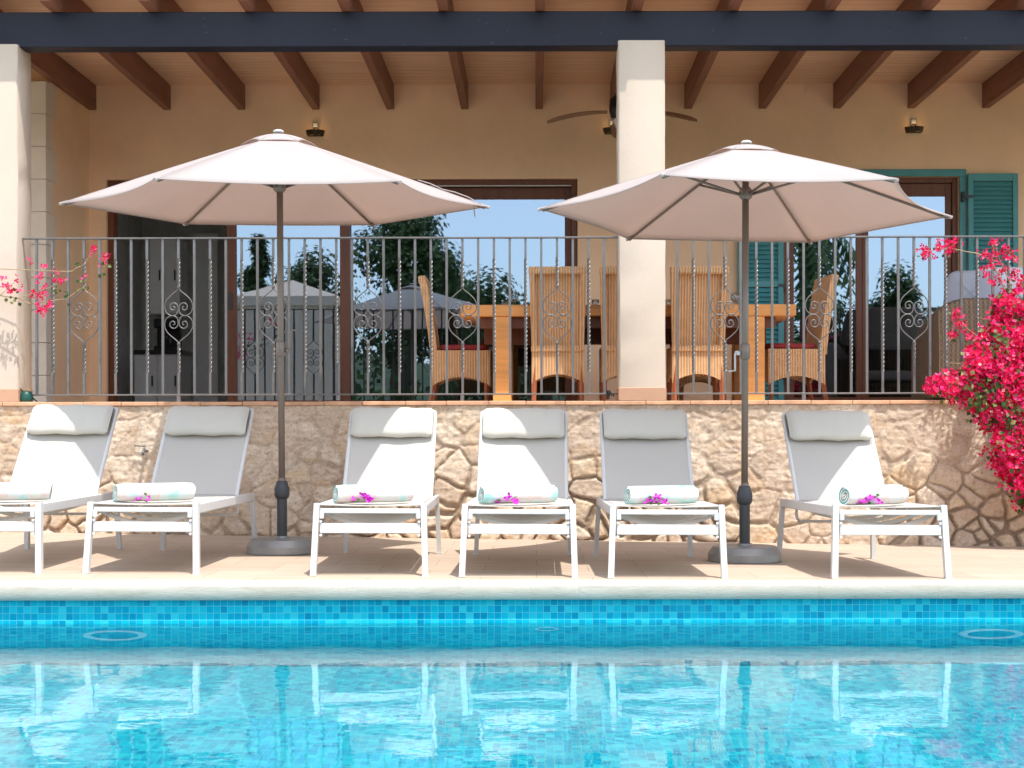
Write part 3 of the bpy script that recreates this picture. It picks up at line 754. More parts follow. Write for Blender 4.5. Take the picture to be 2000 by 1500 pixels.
# ------------------------------------------------------------ sun loungers
def make_lounger():
    r = empty('sun_lounger')
    wm, w = M['white_metal'], .31
    # side rails
    for sx in (-1, 1):
        m = MB(); xo = sx * (w - .014)
        m.box(min(xo - .014, xo + .014), max(xo - .014, xo + .014), .0, 1.56, .338, .392, .004); m.build('side_rail', wm, r)
    # legs
    for sx in (-1, 1):
        for (yt, yb, wd) in ((.02, -.03, .034), (1.53, 1.57, .030)):
            m = MB(); xo = sx * (w + .001)
            a, b = (xo, xo + sx * .005)
            xt0, xt1 = sorted((sx * (w - .027), sx * (w + .001))) if yt > 1 else sorted((sx * (w - .030), sx * (w + .002)))
            xb0, xb1 = xt0 + sx * .014, xt1 + sx * .014
            h = .40 if yt < 1 else .337
            vs = [(xb0, yb - .012, .006), (xb1, yb - .012, .006), (xb1, yb + .03, .006), (xb0, yb + .03, .006), (xt0, yt - .022, h), (xt1, yt - .022, h), (xt1, yt + .022 - .002, h), (xt0, yt + .022 - .002, h)]
            if yt < 1: vs = [(x, y - .002, z) for x, y, z in vs]
            m.add(vs, [(3, 2, 1, 0), (4, 5, 6, 7), (0, 1, 5, 4), (1, 2, 6, 5), (2, 3, 7, 6), (3, 0, 4, 7)])
            lg = m.build('leg', wm, r)
            m = MB(); m.box(xb0 - .002, xb1 + .002, yb - .014, yb + .032, 0, .0065); m.build('foot_cap', wm, lg)
    m = MB(); m.box(-w + .032, w - .032, -.012, .008, .235, .29, .003); m.build('crossbar', wm, r)
    m = MB(); m.box(-w + .032, w - .032, .0, .03, .345, .372, .003); m.build('front_bar', wm, r)
    for sx in (-1, 1):
        for z in (.225, .300):
            m = MB(); m.tube([(sx * (w - .038), -.018, z), (sx * (w - .038), -.002, z)], .008, 8); m.build('bolt', wm, r)
        m = MB(); m.box(min(sx * (w - .055), sx * (w - .031)), max(sx * (w - .055), sx * (w - .031)), -.020, .0, .315, .358, .004); m.build('bracket', wm, r)
    # curved cross members under the seat
    for y, sg in ((.10, .075), (.36, .07), (.64, .065), (.92, .06)):
        m = MB(); n = 14; rows = []
        for i in range(n + 1):
            t = -1 + 2 * i / n; x = t * (w - .03); z = .350 - sg * (1 - t * t)
            rows.append([(x, y - .004 + .014 * (1 - t * t), z - .011), (x, y + .022, z - .011), (x, y + .022, z + .011), (x, y - .004 + .014 * (1 - t * t), z + .011)])
        vs = [p for q in rows for p in q]
        m.add(vs, [(i * 4 + k, i * 4 + (k + 1) % 4, i * 4 + 4 + (k + 1) % 4, i * 4 + 4 + k) for i in range(n) for k in range(4)])
        o = m.build('curved_bar', M['white_metal'], r); auto(fixn(o), 35)
    # support bail
    m = MB(); path = catmull([(-.25, 1.30, .35), (-.25, 1.30, .285), (-.235, 1.30, .262), (-.20, 1.30, .255), (.20, 1.30, .255), (.235, 1.30, .262), (.25, 1.30, .285), (.25, 1.30, .35)], 3)
    m.tube(path, .0095, 8); m.build('support_bail', M['white_metal'], r, True)
    # seat sling (slightly sagging) and backrest sling
    def sheet(fn, nu, nv, th, name, mat, parent):
        m = MB(); top = [[fn(i / nu, j / nv, 0) for i in range(nu + 1)] for j in range(nv + 1)]
        bot = [[fn(i / nu, j / nv, th) for i in range(nu + 1)] for j in range(nv + 1)]
        m.grid(top); k = len(m.v); m.grid([list(reversed(q)) for q in bot])
        n = nu + 1
        def idx(b, j, i): return (k + j * n + (nu - i)) if b else j * n + i
        for i in range(nu): m.f += [(idx(0, 0, i + 1), idx(0, 0, i), idx(1, 0, i), idx(1, 0, i + 1)), (idx(0, nv, i), idx(0, nv, i + 1), idx(1, nv, i + 1), idx(1, nv, i))]
        for j in range(nv): m.f += [(idx(0, j, 0), idx(0, j + 1, 0), idx(1, j + 1, 0), idx(1, j, 0)), (idx(0, j + 1, nu), idx(0, j, nu), idx(1, j, nu), idx(1, j + 1, nu))]
        return auto(m.build(name, mat, parent), 40)
    ws = w - .030
    sheet(lambda a, b, t: ((a * 2 - 1) * ws, .004 + b * 1.13, .3935 - .016 * (1 - (a * 2 - 1) ** 2) * math.sin(PI * min(1, b * 1.0 + .12)) - t), 10, 10, .004, 'seat_sling', M['sling'], r)
    by, bz, ty, tz = 1.13, .395, 1.62, .945
    L = math.hypot(ty - by, tz - bz); uy, uz = (ty - by) / L, (tz - bz) / L; nyy, nzz = -uz, uy   # normal towards the sitter
    wb = .278
    def bk(a, b, t):
        q = (a * 2 - 1); sag = .016 * (1 - q * q) * math.sin(PI * b)
        off = -sag - t
        return (q * (wb - .004), by + uy * L * b + nyy * off, bz + uz * L * b + nzz * off)
    sheet(bk, 10, 10, .004, 'back_sling', M['sling'], r)
    m = MB()
    c = .0
    pth = [(-wb, by, bz - .01), (-wb, by + uy * (L - .012), bz + uz * (L - .012)), (-wb + .004, by + uy * (L - .003), bz + uz * (L - .003)), (-wb + .012, ty, tz), (wb - .012, ty, tz), (wb - .004, by + uy * (L - .003), bz + uz * (L - .003)), (wb, by + uy * (L - .012), bz + uz * (L - .012)), (wb, by, bz - .01)]
    m.tube(pth, .0125, 8); auto(m.build('back_frame', wm, r), 60)
    # headrest pillow: plump cushion hung from the top edge
    m = MB(); nu, nv = 22, 16; rows = []
    hw = .268
    for j in range(nv + 1):
        ph = 2 * PI * j / nv; row = []
        for i in range(nu + 1):
            q = -1 + 2 * i / nu; e = (1 - abs(q) ** 16) ** .5 if abs(q) < 1 else 0
            along = L - .128 + .126 * math.copysign(abs(math.cos(ph)) ** .75, math.cos(ph)) * (.90 + .10 * e) + .004 * math.sin(q * 7 + ph)
            offn = .036 + (.040 * math.sin(ph)) * (.25 + .75 * e) * (1 - .18 * math.cos(ph)) + .002 * math.sin(q * 19 + 2 * ph)
            row.append((q * hw, by + uy * along + nyy * offn, bz + uz * along + nzz * offn))
        rows.append(row)
    m.grid(rows); auto(fixn(m.build('headrest', M['pillowf'], r)), 80)
    return r
DX = [(-3.10, 8.00), (-2.215, 8.00), (-.925, 7.90), (-.098, 7.83), (.716, 7.78), (1.93, 7.76)]
LL = ['white sun lounger cut off by the left edge, half of its back in sunlight',
      'white sun lounger fully in shade left of the left parasol pole',
      'white sun lounger just right of the left parasol base, sunlit on its right',
      'white sun lounger below the left wicker chairs, sunlit on its left',
      'white sun lounger with fully shaded back, just left of the right parasol base',
      'white sun lounger right of the right parasol, nearest the red flowers']
proto = make_lounger(); loungers = []
for i, (x, d) in enumerate(DX):
    o = proto if i == 0 else copy_tree(proto)
    zf, zr_ = deck_z(x, d), deck_z(x, d + 1.55)
    o.location = (x, d, zf + .001); o.rotation_euler = (math.atan2(zr_ - zf, 1.55), -math.atan2(deck_z(x + .3, d + .7) - deck_z(x - .3, d + .7), .6), R([.6, -.5, 1.2, -.4, .5, 1.0][i]))
    tag(o, LL[i], 'sun lounger', 'white sun loungers beside the pool'); loungers.append(o)

# rolled towels
def make_towel(length, turns=3.2, rad=.060, sq_=.95):
    r = empty('rolled_towel'); m = MB(); n = int(turns * 26); th = .0135; inner = []; outer = []
    for i in range(n + 1):
        t = i / n; a = t * turns * 2 * PI; rr = .010 + (rad - .010) * t
        y = math.cos(a); z = math.sin(a)
        outer.append((y * rr, z * rr * sq_)); ri = max(.003, rr - th * (.95 if t > .05 else .5)); inner.append((y * ri, z * ri * sq_))
    rows = []; nl = 10
    for j in range(nl + 1):
        x = -length / 2 + length * j / nl; e = min(1, min(j, nl - j) / 1.0)
        k = .93 + .07 * e; wob = 1 + .02 * math.sin(j * 1.7)
        rows.append([(x + (.006 * math.sin(i * .24)), p[0] * k * wob, p[1] * k) for i, p in enumerate(outer)] + [(x + .006 * math.sin(i * .24), p[0] * k * wob, p[1] * k) for i, p in reversed(list(enumerate(inner)))])
    c = len(rows[0]); vs = [p for q in rows for p in q]
    m.add(vs, [(j * c + i, j * c + (i + 1) % c, (j + 1) * c + (i + 1) % c, (j + 1) * c + i) for j in range(nl) for i in range(c)])
    o = m.build('roll', M['towel'], r); auto(fixn(o), 50)
    N = len(outer)
    for j, flip in ((0, 0), (nl, 1)):
        m = MB(); base = rows[j]; sg = -.001 if j == 0 else .001; vs = [(p[0] + sg, p[1], p[2]) for p in base]
        m.add(vs, [((i, i + 1, c - 2 - i, c - 1 - i) if flip else (c - 1 - i, c - 2 - i, i + 1, i)) for i in range(N - 1)])
        m.build('roll_end', M['toweledge'], r)
    for ch in bpy.data.objects:
        if ch.parent == r: ch.location = (0, 0, rad * sq_)
    return r
TL = ['rolled pastel towel on the leftmost lounger, cut by the photo edge', 'rolled pastel towel on the shaded lounger left of the left parasol pole',
      'rolled pastel towel behind the largest flower sprig, right of the left parasol', 'rolled pastel towel on the lounger below the left wicker chairs',
      'rolled pastel towel on the shaded lounger left of the right parasol', 'rolled pastel towel turned at an angle on the rightmost lounger']
seat_z = .392
for i, (xp, ln, rz) in enumerate(((19, .46, 12), (302, .455, 30), (730, .455, 24), (1012, .45, 21), (1292, .42, 18), (1707, .41, 24))):
    d = DX[i][1] + .33; t = make_towel(ln, 3.2, .060 if i < 5 else .064)
    t.location = ((xp - 1047) * d / F, d, seat_z + deck_z(DX[i][0], d) - .006); t.rotation_euler = (R(random.uniform(0, 3)), 0, R(rz))
    tag(t, TL[i], 'towel', 'rolled towels on the loungers')

# bract geometry -------------------------------------------------
def add_bract(m, c, n, size, rng):
    """one papery bract: a bent pointed leaf"""
    n = Vector(n).normalized(); a = n.orthogonal().normalized(); a.rotate(Matrix.Rotation(rng.uniform(0, 2 * PI), 3, n)); b = n.cross(a)
    c = Vector(c); L = size; w_ = size * .42
    base = c; mid = c + a * L * .5 + n * L * .18; tip = c + a * L + n * L * .08
    m.add([base, mid + b * w_, tip, mid - b * w_, mid - n * L * .10], [(0, 1, 4), (1, 2, 4), (2, 3, 4), (3, 0, 4)])
def add_flower(m, c, n, size, rng):
    n = Vector(n).normalized(); a0 = n.orthogonal().normalized(); ph = rng.uniform(0, 2 * PI)
    for k in range(3):
        a = a0.copy(); a.rotate(Matrix.Rotation(ph + k * 2 * PI / 3, 3, n)); b = n.cross(a)
        L = size * rng.uniform(.85, 1.1); w_ = L * .40; base = Vector(c); mid = base + a * L * .5 + n * L * .34; tip = base + a * L * .95 + n * L * .55
        m.add([base, mid + b * w_, tip, mid - b * w_, mid - n * L * .10 + a * .05 * L], [(0, 1, 4), (1, 2, 4), (2, 3, 4), (3, 0, 4)])
rng = random.Random(21)
FL = [(1, 281, 975, .05, 4, 'single small magenta bloom by the towel left of the left parasol pole'), (2, 705, 975, .085, 16, 'large sprig of magenta flowers by the towel right of the left parasol'),
      (3, 990, 978, .07, 9, 'magenta flower sprig on the lounger below the left wicker chairs'), (4, 1281, 986, .07, 12, 'magenta flower sprig on the shaded lounger left of the right parasol'),
      (5, 1699, 987, .075, 12, 'magenta flower sprig on the rightmost lounger')]
for li, px, py, sz, n, lab in FL:
    d = DX[li][1] + .235; p = W(px, py, d); z = seat_z + deck_z(p.x, d) + .002
    r = empty('flower_sprig', (p.x, d, z)); m = MB()
    for k in range(n):
        t = rng.uniform(-1, 1); q = (t * sz * .8, rng.uniform(-.02, .02), .010 + max(0, (1 - abs(t)) * sz * .7 * rng.uniform(.2, 1)))
        add_flower(m, q, (rng.uniform(-.6, .6), rng.uniform(-1, -.2), rng.uniform(.2, 1)), .024, rng)
    m.build('blooms', M['magenta'], r)
    m = MB()
    for k in range(max(2, n // 3)):
        q = (rng.uniform(-1, 1) * sz * .7, rng.uniform(-.01, .02), .008 + rng.uniform(0, sz * .5)); add_bract(m, q, (rng.uniform(-1, 1), -1, rng.uniform(0, 1)), .028, rng)
    m.tube([(sz * .5, .0, .006), (-sz * .6, .01, .007), (-sz * 1.2, .015, .004)], .002, 5); m.build('leaves', M['leafg'], r)
    tag(r, lab, 'flowers', 'magenta flower sprigs on the loungers')

# ------------------------------------------------------------ parasols
def make_parasol(name, X, d, Rr, rot, z_edge, z_top, tilt, label, crank, lean=0.0):
    r = empty(name, (X, d, deck_z(X, d))); z0 = deck_z(X, d)
    m = MB(); m.lathe([(.228, 0), (.233, .010), (.231, .052), (.228, .058), (.203, .094), (.196, .098), (.05, .102), (.045, .115)], 64); o = m.build('base', M['basegrey'], r); auto(fixn(o), 14)
    m = MB(); m.lathe([(.036, .105), (.034, .12), (.0335, .36), (.044, .37), (.050, .385), (.050, .43), (.042, .45), (.036, .475), (.028, .48)], 24); auto(fixn(m.build('sleeve', M['darkplastic'], r)), 30)
    ze, zt = z_edge - z0, z_top - z0
    head = bpy.data.objects.new('pole', None)
    m = MB(); m.tube([(0, 0, .40), (lean, 0, zt - .03)], .0215, 16); po = m.build('pole', M['pole'], r, True)
    T = Euler((R(tilt[0]), R(tilt[1]), 0)).to_matrix(); piv = Vector((lean, 0, ze + .16))
    def X_(p): return T @ (Vector(p) - Vector((0, 0, ze + .16))) + piv
    hubz = ze + .30 * 0 + .145
    # canopy
    rise = zt - ze; nv = 14; nu = 10; m = MB(); r0 = .17
    C = [Vector((Rr * math.cos(R(60 * k + rot)), Rr * math.sin(R(60 * k + rot)), ze)) for k in range(6)]
    apex = Vector((0, 0, zt))
    for k in range(6):
        A, B = C[k], C[(k + 1) % 6]; rows = []
        for j in range(nv + 1):
            t = .06 + .94 * j / nv; row = []
            for i in range(nu + 1):
                s_ = i / nu; pa = apex.lerp(A, t); pb = apex.lerp(B, t)
                pa.z += .004 * math.sin(PI * t) ; pb.z += .004 * math.sin(PI * t)
                p = pa.lerp(pb, s_); bow = 4 * s_ * (1 - s_)
                p.z -= .014 * bow * t
                # scalloped hem drawn inwards between the ribs
                cen = Vector((0, 0, p.z)); p = p + (cen - p) * (.062 * bow * t ** 3)
                row.append(X_(p))
            rows.append(row)
        m.grid(rows)
    o = m.build('canopy', M['canopy'], r, True)
    sol = o.modifiers.new('s', 'SOLIDIFY'); sol.thickness = .002
    bev = o.modifiers.new('w', 'WELD'); bev.merge_threshold = .0005
    # hem tape at the rim
    m = MB()
    for k in range(6):
        A, B = C[k], C[(k + 1) % 6]; pts = []
        for i in range(13):
            s_ = i / 12; p = A.lerp(B, s_); bow = 4 * s_ * (1 - s_); p.z -= .014 * bow; cen = Vector((0, 0, p.z)); p = p + (cen - p) * (.062 * bow); pts.append(X_(p))
        m.tube(pts, .0045, 5)
        e = (A - apex).normalized(); c0 = A - e * .05 - Vector((0, 0, .010)); m.tube([X_(c0), X_(A + e * .012 - Vector((0, 0, .004)))], [.014, .010], 8)
    m.build('hem', M['canopy'], o)
    # vent cap
    m = MB(); rv = .25
    for k in range(6):
        a0 = R(60 * k + rot); a1 = R(60 * k + 60 + rot); rows = []
        for j in range(6):
            t = j / 5; row = []
            for i in range(9):
                s_ = i / 8; bow = 4 * s_ * (1 - s_); pa = Vector((rv * math.cos(a0), rv * math.sin(a0), 0)); pb = Vector((rv * math.cos(a1), rv * math.sin(a1), 0))
                p = pa.lerp(pb, s_) * (.05 + .95 * t) * (1 - .05 * bow * t); zz = zt + .004 - (rise / Rr) * rv * .97 * t * (.6 + .4 * t) + .022 * bow * t * (1.1 if k % 2 else .4)
                row.append(X_((p.x, p.y, zz)))
            rows.append(row)
        m.grid(rows)
    v = m.build('vent_cap', M['canopy'], r, True); sv = v.modifiers.new('s', 'SOLIDIFY'); sv.thickness = .002
    m = MB(); m.lathe([(.004, .006), (.034, .008), (.036, .016), (.024, .024), (.006, .026)], 16, tuple(X_((0, 0, zt + .006)))); m.build('finial', M['white_metal'], r, True)
    # ribs and struts
    hz = Vector((0, 0, ze + .115)); hub_w = X_(hz)
    m = MB(); m.lathe([(.024, -.035), (.040, -.02), (.044, .0), (.040, .03), (.026, .045)], 18, tuple(hub_w)); m.build('hub', M['pole'], r, True)
    for k in range(6):
        pts = []
        for t in (.03, .2, .4, .6, .8, .985):
            p = apex.lerp(C[k], t); p.z += .004 * math.sin(PI * t) - .018; pts.append(X_(p))
        m = MB(); m.tube(pts, .0095, 6); rb = m.build('rib', M['pole'], r, True)
        p = apex.lerp(C[k], .36); p.z += -.024; a = X_(p); dr = Vector((C[k].x, C[k].y, 0)).normalized() * .038
        m = MB(); m.tube([X_(hz + dr), a], .0085, 6); m.build('strut', M['pole'], rb, True)
    # crank housing on the pole
    cz = .755 * 1 + crank; m = MB(); m.lathe([(.024, -.05), (.031, -.042), (.031, .042), (.024, .05)], 16, (lean * .5, 0, cz)); m.build('crank_housing', M['pole'], r, True)
    side = 1 if 'left' in label else -1
    m = MB(); m.tube([(side * .02, 0, cz), (side * .055, -.01, cz), (side * .060, -.01, cz + (.02 if side > 0 else -.02)), (side * .060, -.01, cz + (.12 if side > 0 else -.12)), (side * .10, -.01, cz + (.125 if side > 0 else -.125))], .0065, 8)
    m.lathe([(.008, -.012), (.014, -.006), (.014, .006), (.008, .012)], 10, (side * .04, -.01, cz - .012)); m.build('crank_handle', M['cabinet'] if side < 0 else M['pole'], r, True)
    m = MB(); m.tube([(0.0, 0, .42), (lean * .2, 0, .50)], .0245, 14)
    m.build('pole_joint', M['pole'], r, True)
    if side > 0:
        pts = [apex.lerp(C[0], q) + Vector((0, -.02, .014 + .006 * math.sin(k_ * 2.3))) for k_, q in enumerate([.66, .72, .78, .84, .90, .93])] + [C[0] + Vector((-.09, -.03, -.05)), C[0] + Vector((-.085, -.03, -.075))]
        m = MB(); m.tube([X_(q) for q in pts], .004, 5); m.build('tie_cord', M['canopy'], r, True)
    tag(r, label, 'parasol', 'cream parasols between the loungers'); return r
M['basegrey'] = simple('grey_cast_base', (.26, .26, .255), .42, .2, .15, 5, .15, .002)
dL, dR_ = 9.40, 9.02
make_parasol('parasol', (550.5 - 1047) * dL / F, dL, 1.388, 10, 2.303, 2.763, (2.4, -.6), 'cream parasol on the left, hung over the second and third loungers', 1.35 - .755 + 0, -.012)
make_parasol('parasol', (1454 - 1047) * dR_ / F, dR_, 1.307, 1, 2.184, 2.61, (-1.1, 1.0), 'cream parasol on the right, in front of the wicker chair and column', 1.33 - .755, .012)

# ------------------------------------------------------------ dining set on the terrace
def boxf(m, x0, x1, y0, y1, z0, z1, b=.004): m.box(x0, x1, y0, y1, z0, z1, b)
tx0, tx1, ty0, ty1 = (900 - 1047) * 11.8 / F, (1555 - 1047) * 11.8 / F, 11.78, 12.75
ttop = EYE + (850 - 595) * 11.8 / F - .002
r = empty('dining_table', ((tx0 + tx1) / 2, (ty0 + ty1) / 2, ZT)); cx, cy = (tx0 + tx1) / 2, (ty0 + ty1) / 2; hx, hy = (tx1 - tx0) / 2, (ty1 - ty0) / 2
m = MB(); vs = [(-hx, -hy, ttop - ZT - .075), (hx, -hy, ttop - ZT - .075), (hx, hy, ttop - ZT - .075), (-hx, hy, ttop - ZT - .075)]
m.box(-hx, hx, -hy, hy, ttop - ZT - .095, ttop - ZT, .008); m.build('tabletop', M['table'], r)
m = MB(); m.box(-hx + .18, hx - .18, -.05, .05, ttop - ZT - .30, ttop - ZT - .096, .004); m.box(-hx + .16, hx - .16, -hy + .08, -hy + .11, ttop - ZT - .19, ttop - ZT - .096, .003); m.build('apron', M['table_dark'] if 'table_dark' in M else M['frame'], r)
for a in ((963, 999), (1460, 1494)):
    xa, xb = (a[0] - 1047) * 11.79 / F - cx, (a[1] - 1047) * 11.79 / F - cx
    for ys_ in (-1, 1):
        m = MB(); ya, yb = sorted((ys_ * (hy - .01), ys_ * (hy - .17))); m.box(xa, xb, ya, yb, 0, ttop - ZT - .097, .005); m.build('leg', M['table'], r)
tag(r, 'long golden wood dining table behind the railing', 'table')

def make_chair(cushion=True):
    """high-back wicker chair; origin on the floor under the seat, facing +Y"""
    r = empty('wicker_chair'); wk = M['wicker']
    w0, w1 = .215, .235          # half width seat, half width top of back
    # seat box with arched skirt
    m = MB(); n = 12
    def arch(q): return .165 + .075 * (1 - q * q)
    def wallp(p0, p1, inward):
        rows_o = []; 
        for i in range(n + 1):
            t = i / n; q = -1 + 2 * t; x = p0[0] + (p1[0] - p0[0]) * t; y = p0[1] + (p1[1] - p0[1]) * t
            rows_o.append([(x, y, .47), (x, y, arch(q)), (x + inward[0] * .02, y + inward[1] * .02, arch(q)), (x + inward[0] * .02, y + inward[1] * .02, .47)])
        vs = [p for q in rows_o for p in q]
        m.add(vs, [(i * 4 + k, i * 4 + (k + 1) % 4, i * 4 + 4 + (k + 1) % 4, i * 4 + 4 + k) for i in range(n) for k in range(4)])
    yb, yf = -.25, .25
    wallp((-w0, yb), (w0, yb), (0, 1)); wallp((w0, yf), (-w0, yf), (0, -1)); wallp((w0, yb), (w0, yf), (-1, 0)); wallp((-w0, yf), (-w0, yb), (1, 0))
    m.box(-w0 + .002, w0 - .002, yb + .002, yf - .002, .44, .472, .004)
    o = m.build('seat', wk, r); fixn(o)
    # backrest, leaning back, framed with thick rim and recessed panel, curved in side view
    def cl(t): return (yb + .02 - .06 * t - .04 * t * t, .46 + .64 * t)
    m = MB(); nn = 12; rows = []
    for j in range(nn + 1):
        t = j / nn; y, z = cl(t); hw = w0 + (w1 - w0) * t - .03
        rows.append([(-hw, y + .010, z), (hw, y + .010, z), (hw, y + .022, z), (-hw, y + .022, z)])
    vs = [p for q in rows for p in q]; m.add(vs, [(j * 4 + k, j * 4 + (k + 1) % 4, j * 4 + 4 + (k + 1) % 4, j * 4 + 4 + k) for j in range(nn) for k in range(4)])
    fixn(m.build('back_panel', wk, r))
    m = MB()
    for sx in (-1, 1):
        rows = []
        for j in range(nn + 1):
            t = j / nn; y, z = cl(t); hw = w0 + (w1 - w0) * t; a, b = sx * (hw - .045), sx * hw
            rows.append([(a, y - .036, z), (b, y - .036, z), (b, y + .026, z), (a, y + .026, z)])
        vs = [p for q in rows for p in q]; m.add(vs, [(j * 4 + k, j * 4 + (k + 1) % 4, j * 4 + 4 + (k + 1) % 4, j * 4 + 4 + k) for j in range(nn) for k in range(4)] + [(0, 1, 2, 3), tuple(nn * 4 + k for k in range(4))])
    y, z = cl(1.0); m.box(-w1 - .004, w1 + .004, y - .032, y + .032, z - .05, z + .012, .010)
    m.box(-w0 - .004, w0 + .004, yb - .018, yb + .02, .425, .475, .006)
    fixn(m.build('back_rim', wk, r))
    for sx in (-1, 1):
        for yy, sp in ((yb + .03, -.05), (yf - .03, .0)):
            m = MB(); m.tube([(sx * (w0 - .028), yy, .40), (sx * (w0 - .02), yy + sp * .4, .17), (sx * (w0 - .018), yy + sp, .0)], [.024, .022, .017], 4, up=(1, 1, 0)); m.build('leg', M['chairleg'], r)
    if cushion:
        m = MB(); rows = []; nn = 12
        for j in range(9):
            ph = -PI / 2 + PI * j / 8; rr = 1 - .10 * (1 - math.cos(ph)); rows.append([(math.copysign(abs(math.cos(a)) ** .35, math.cos(a)) * .20 * rr, math.copysign(abs(math.sin(a)) ** .35, math.sin(a)) * .215 * rr + .02, .497 + .024 * math.sin(ph)) for a in [2 * PI * k / 28 for k in range(29)]])
        m.grid(rows); m.f.append(tuple(range(28))); m.f.append(tuple(8 * 29 + k for k in range(28))); fixn(m.build('seat_cushion', M['red'], r, True))
    return r
ch0 = make_chair(); dc = 11.68 + .25
CH = [((1090 - 1047) * 11.62 / F, dc, 0, 'high-backed wicker chair with its back to the railing, left of the middle column'),
      ((1228 - 1047) * 11.62 / F, dc, 0, 'high-backed wicker chair mostly hidden behind the left side of the middle column'),
      ((1366 - 1047) * 11.62 / F, dc, 0, 'high-backed wicker chair with its back to the railing, right of the middle column'),
      ((903 - 1047) * 12.45 / F, 12.45, -90, 'wicker chair seen from the side at the left end of the table'),
      ((1542 - 1047) * 12.35 / F, 12.35, 97, 'wicker chair seen from the side at the right end of the table by the shutter'),
      ((1366 - 1047) * 13.3 / F, 13.25, 180, 'wicker chair on the house side of the table, only its legs showing under the table')]
for i, (x, y, a, lab) in enumerate(CH):
    o = ch0 if i == 0 else copy_tree(ch0)
    o.location = (x, y, ZT + .001); o.rotation_euler = (0, 0, R(a)); tag(o, lab, 'chair', 'wicker chairs around the dining table')
# glassware
def wineglass(px, d, h, label):
    p = W(px, 595, d); r = MB(); r.lathe([(.034, 0), (.034, .003), (.005, .008), (.004, h * .42), (.02, h * .48), (.038, h * .62), (.041, h * .78), (.034, h), (.032, h), (.038, h * .78), (.035, h * .63), (.004, h * .5)], 24)
    o = r.build('wine_glass', M['clear'], None, True); o.location = (p.x, d, ttop + .001); tag(o, label, 'wine glass')
def tumbler(px, d, h, label):
    p = W(px, 595, d); r = MB(); r.lathe([(.03, 0), (.036, h), (.034, h), (.028, .008)], 20); o = r.build('tumbler', M['clear'], None, True); o.location = (p.x, d, ttop + .001); tag(o, label, 'tumbler')
wineglass(1003, 12.35, .165, 'tall stemmed wine glass on the table left of the column, beside a tumbler')
tumbler(988, 12.3, .075, 'low glass tumbler on the left part of the dining table')
tumbler(1163, 12.3, .09, 'glass tumbler between the two wicker chair backs left of the column')
wineglass(1436, 12.5, .165, 'stemmed wine glass behind the right wicker chair back, near the parasol pole')
tumbler(1304, 12.4, .10, 'glass tumbler just right of the middle column on the table')
for px, lab in ((945, 'white plate at the left end of the dining table'), (1500, 'white plate at the right end of the dining table')):
    m = MB(); m.lathe([(.07, 0), (.085, .004), (.13, .014), (.13, .017), (.08, .008), (.01, .006)], 32); o = m.build('plate', M['cabinet'], None, True); p = W(px, 595, 12.4); o.location = (p.x, 12.4, ttop + .001); tag(o, lab, 'plate')
p = W(1212, 595, 12.5); r = empty('flower_vase', (p.x, 12.5, ttop + .001)); m = MB(); m.lathe([(.03, 0), (.045, .05), (.035, .12), (.022, .16), (.028, .18)], 20); m.build('vase', M['clear'], r, True)
m = MB(); rr_ = random.Random(4)
for k in range(26): add_flower(m, (-.05 + rr_.uniform(-.06, .05), rr_.uniform(-.04, .04), .33 + rr_.uniform(-.05, .05)), (rr_.uniform(-1, 1), rr_.uniform(-1, 0), rr_.uniform(0, 1)), .03, rr_)
m.build('blooms', m_leafy('purple_blooms', [(0, (.10, .01, .13)), (1, (.25, .04, .35))]), r)
m = MB(); m.tube([(0, 0, .02), (-.01, 0, .2), (-.05, 0, .32)], .003, 5); m.build('stem', M['leafg'], r)
tag(r, 'purple flowers in a vase half hidden by the middle column', 'vase')

# ------------------------------------------------------------ ceiling fan and wall lamps
df = 12.7
fx = (1216 - 1047) * df / F; fz = lambda py: EYE + (850 - py) * df / F
r = empty('ceiling_fan', (fx, df, 4.30)); o_ = 4.30
m = MB(); m.lathe([(.012, fz(200) - o_), (.012, -.02), (.05, -.02), (.05, 0)], 16); m.build('rod', M['dark'], r)
m = MB(); m.lathe([(.03, fz(238) - o_), (.10, fz(230) - o_), (.115, fz(218) - o_), (.11, fz(195) - o_), (.06, fz(183) - o_), (.02, fz(180) - o_)], 28); m.build('motor', M['dark'], r, True)
m = MB(); m.lathe([(.01, fz(256) - o_), (.05, fz(252) - o_), (.075, fz(240) - o_), (.075, fz(232) - o_)], 24); m.build('lamp_shade', M['palefab'], r, True)
for k, a in enumerate((178, 250, 322, 350 - 0 - 344 + 360 - 2, 106)):
    pass
for a in (180, 356, 92, 268):
    ca, sa = math.cos(R(a)), math.sin(R(a)); bl = MB(); rows = []
    for i in range(11):
        t = i / 10; rad = .13 + .54 * t; wv = (.03 + .024 * math.sin(PI * min(1, t * 1.1) * .6)) if t < .97 else .025
        zc_ = fz(219) - o_ - .045 * t * t * 2.0; tw = R(6 if a == 180 else 32)
        row = []
        for j in (-1, 1):
            for th in (.004, -.004):
                lx, ly, lz = rad, j * wv * math.cos(tw), j * wv * math.sin(tw) + th
                row.append((lx * ca - ly * sa, lx * sa + ly * ca, zc_ + lz))
        rows.append([row[0], row[2], row[3], row[1]])
    vs = [p for q in rows for p in q]; bl.add(vs, [(j * 4 + k, j * 4 + (k + 1) % 4, j * 4 + 4 + (k + 1) % 4, j * 4 + 4 + k) for j in range(10) for k in range(4)] + [(3, 2, 1, 0), (40, 41, 42, 43)])
    fixn(bl.build('blade', M['fanblade'], r))
tag(r, 'brown ceiling fan half hidden behind the middle column', 'ceiling fan')
LB = [(618, 250, 'small bronze wall lamp above the left parasol top'), (1197, 247, 'small bronze wall lamp partly hidden by the middle column'), (1785, 246, 'small bronze wall lamp on the right above the teal shutters')]
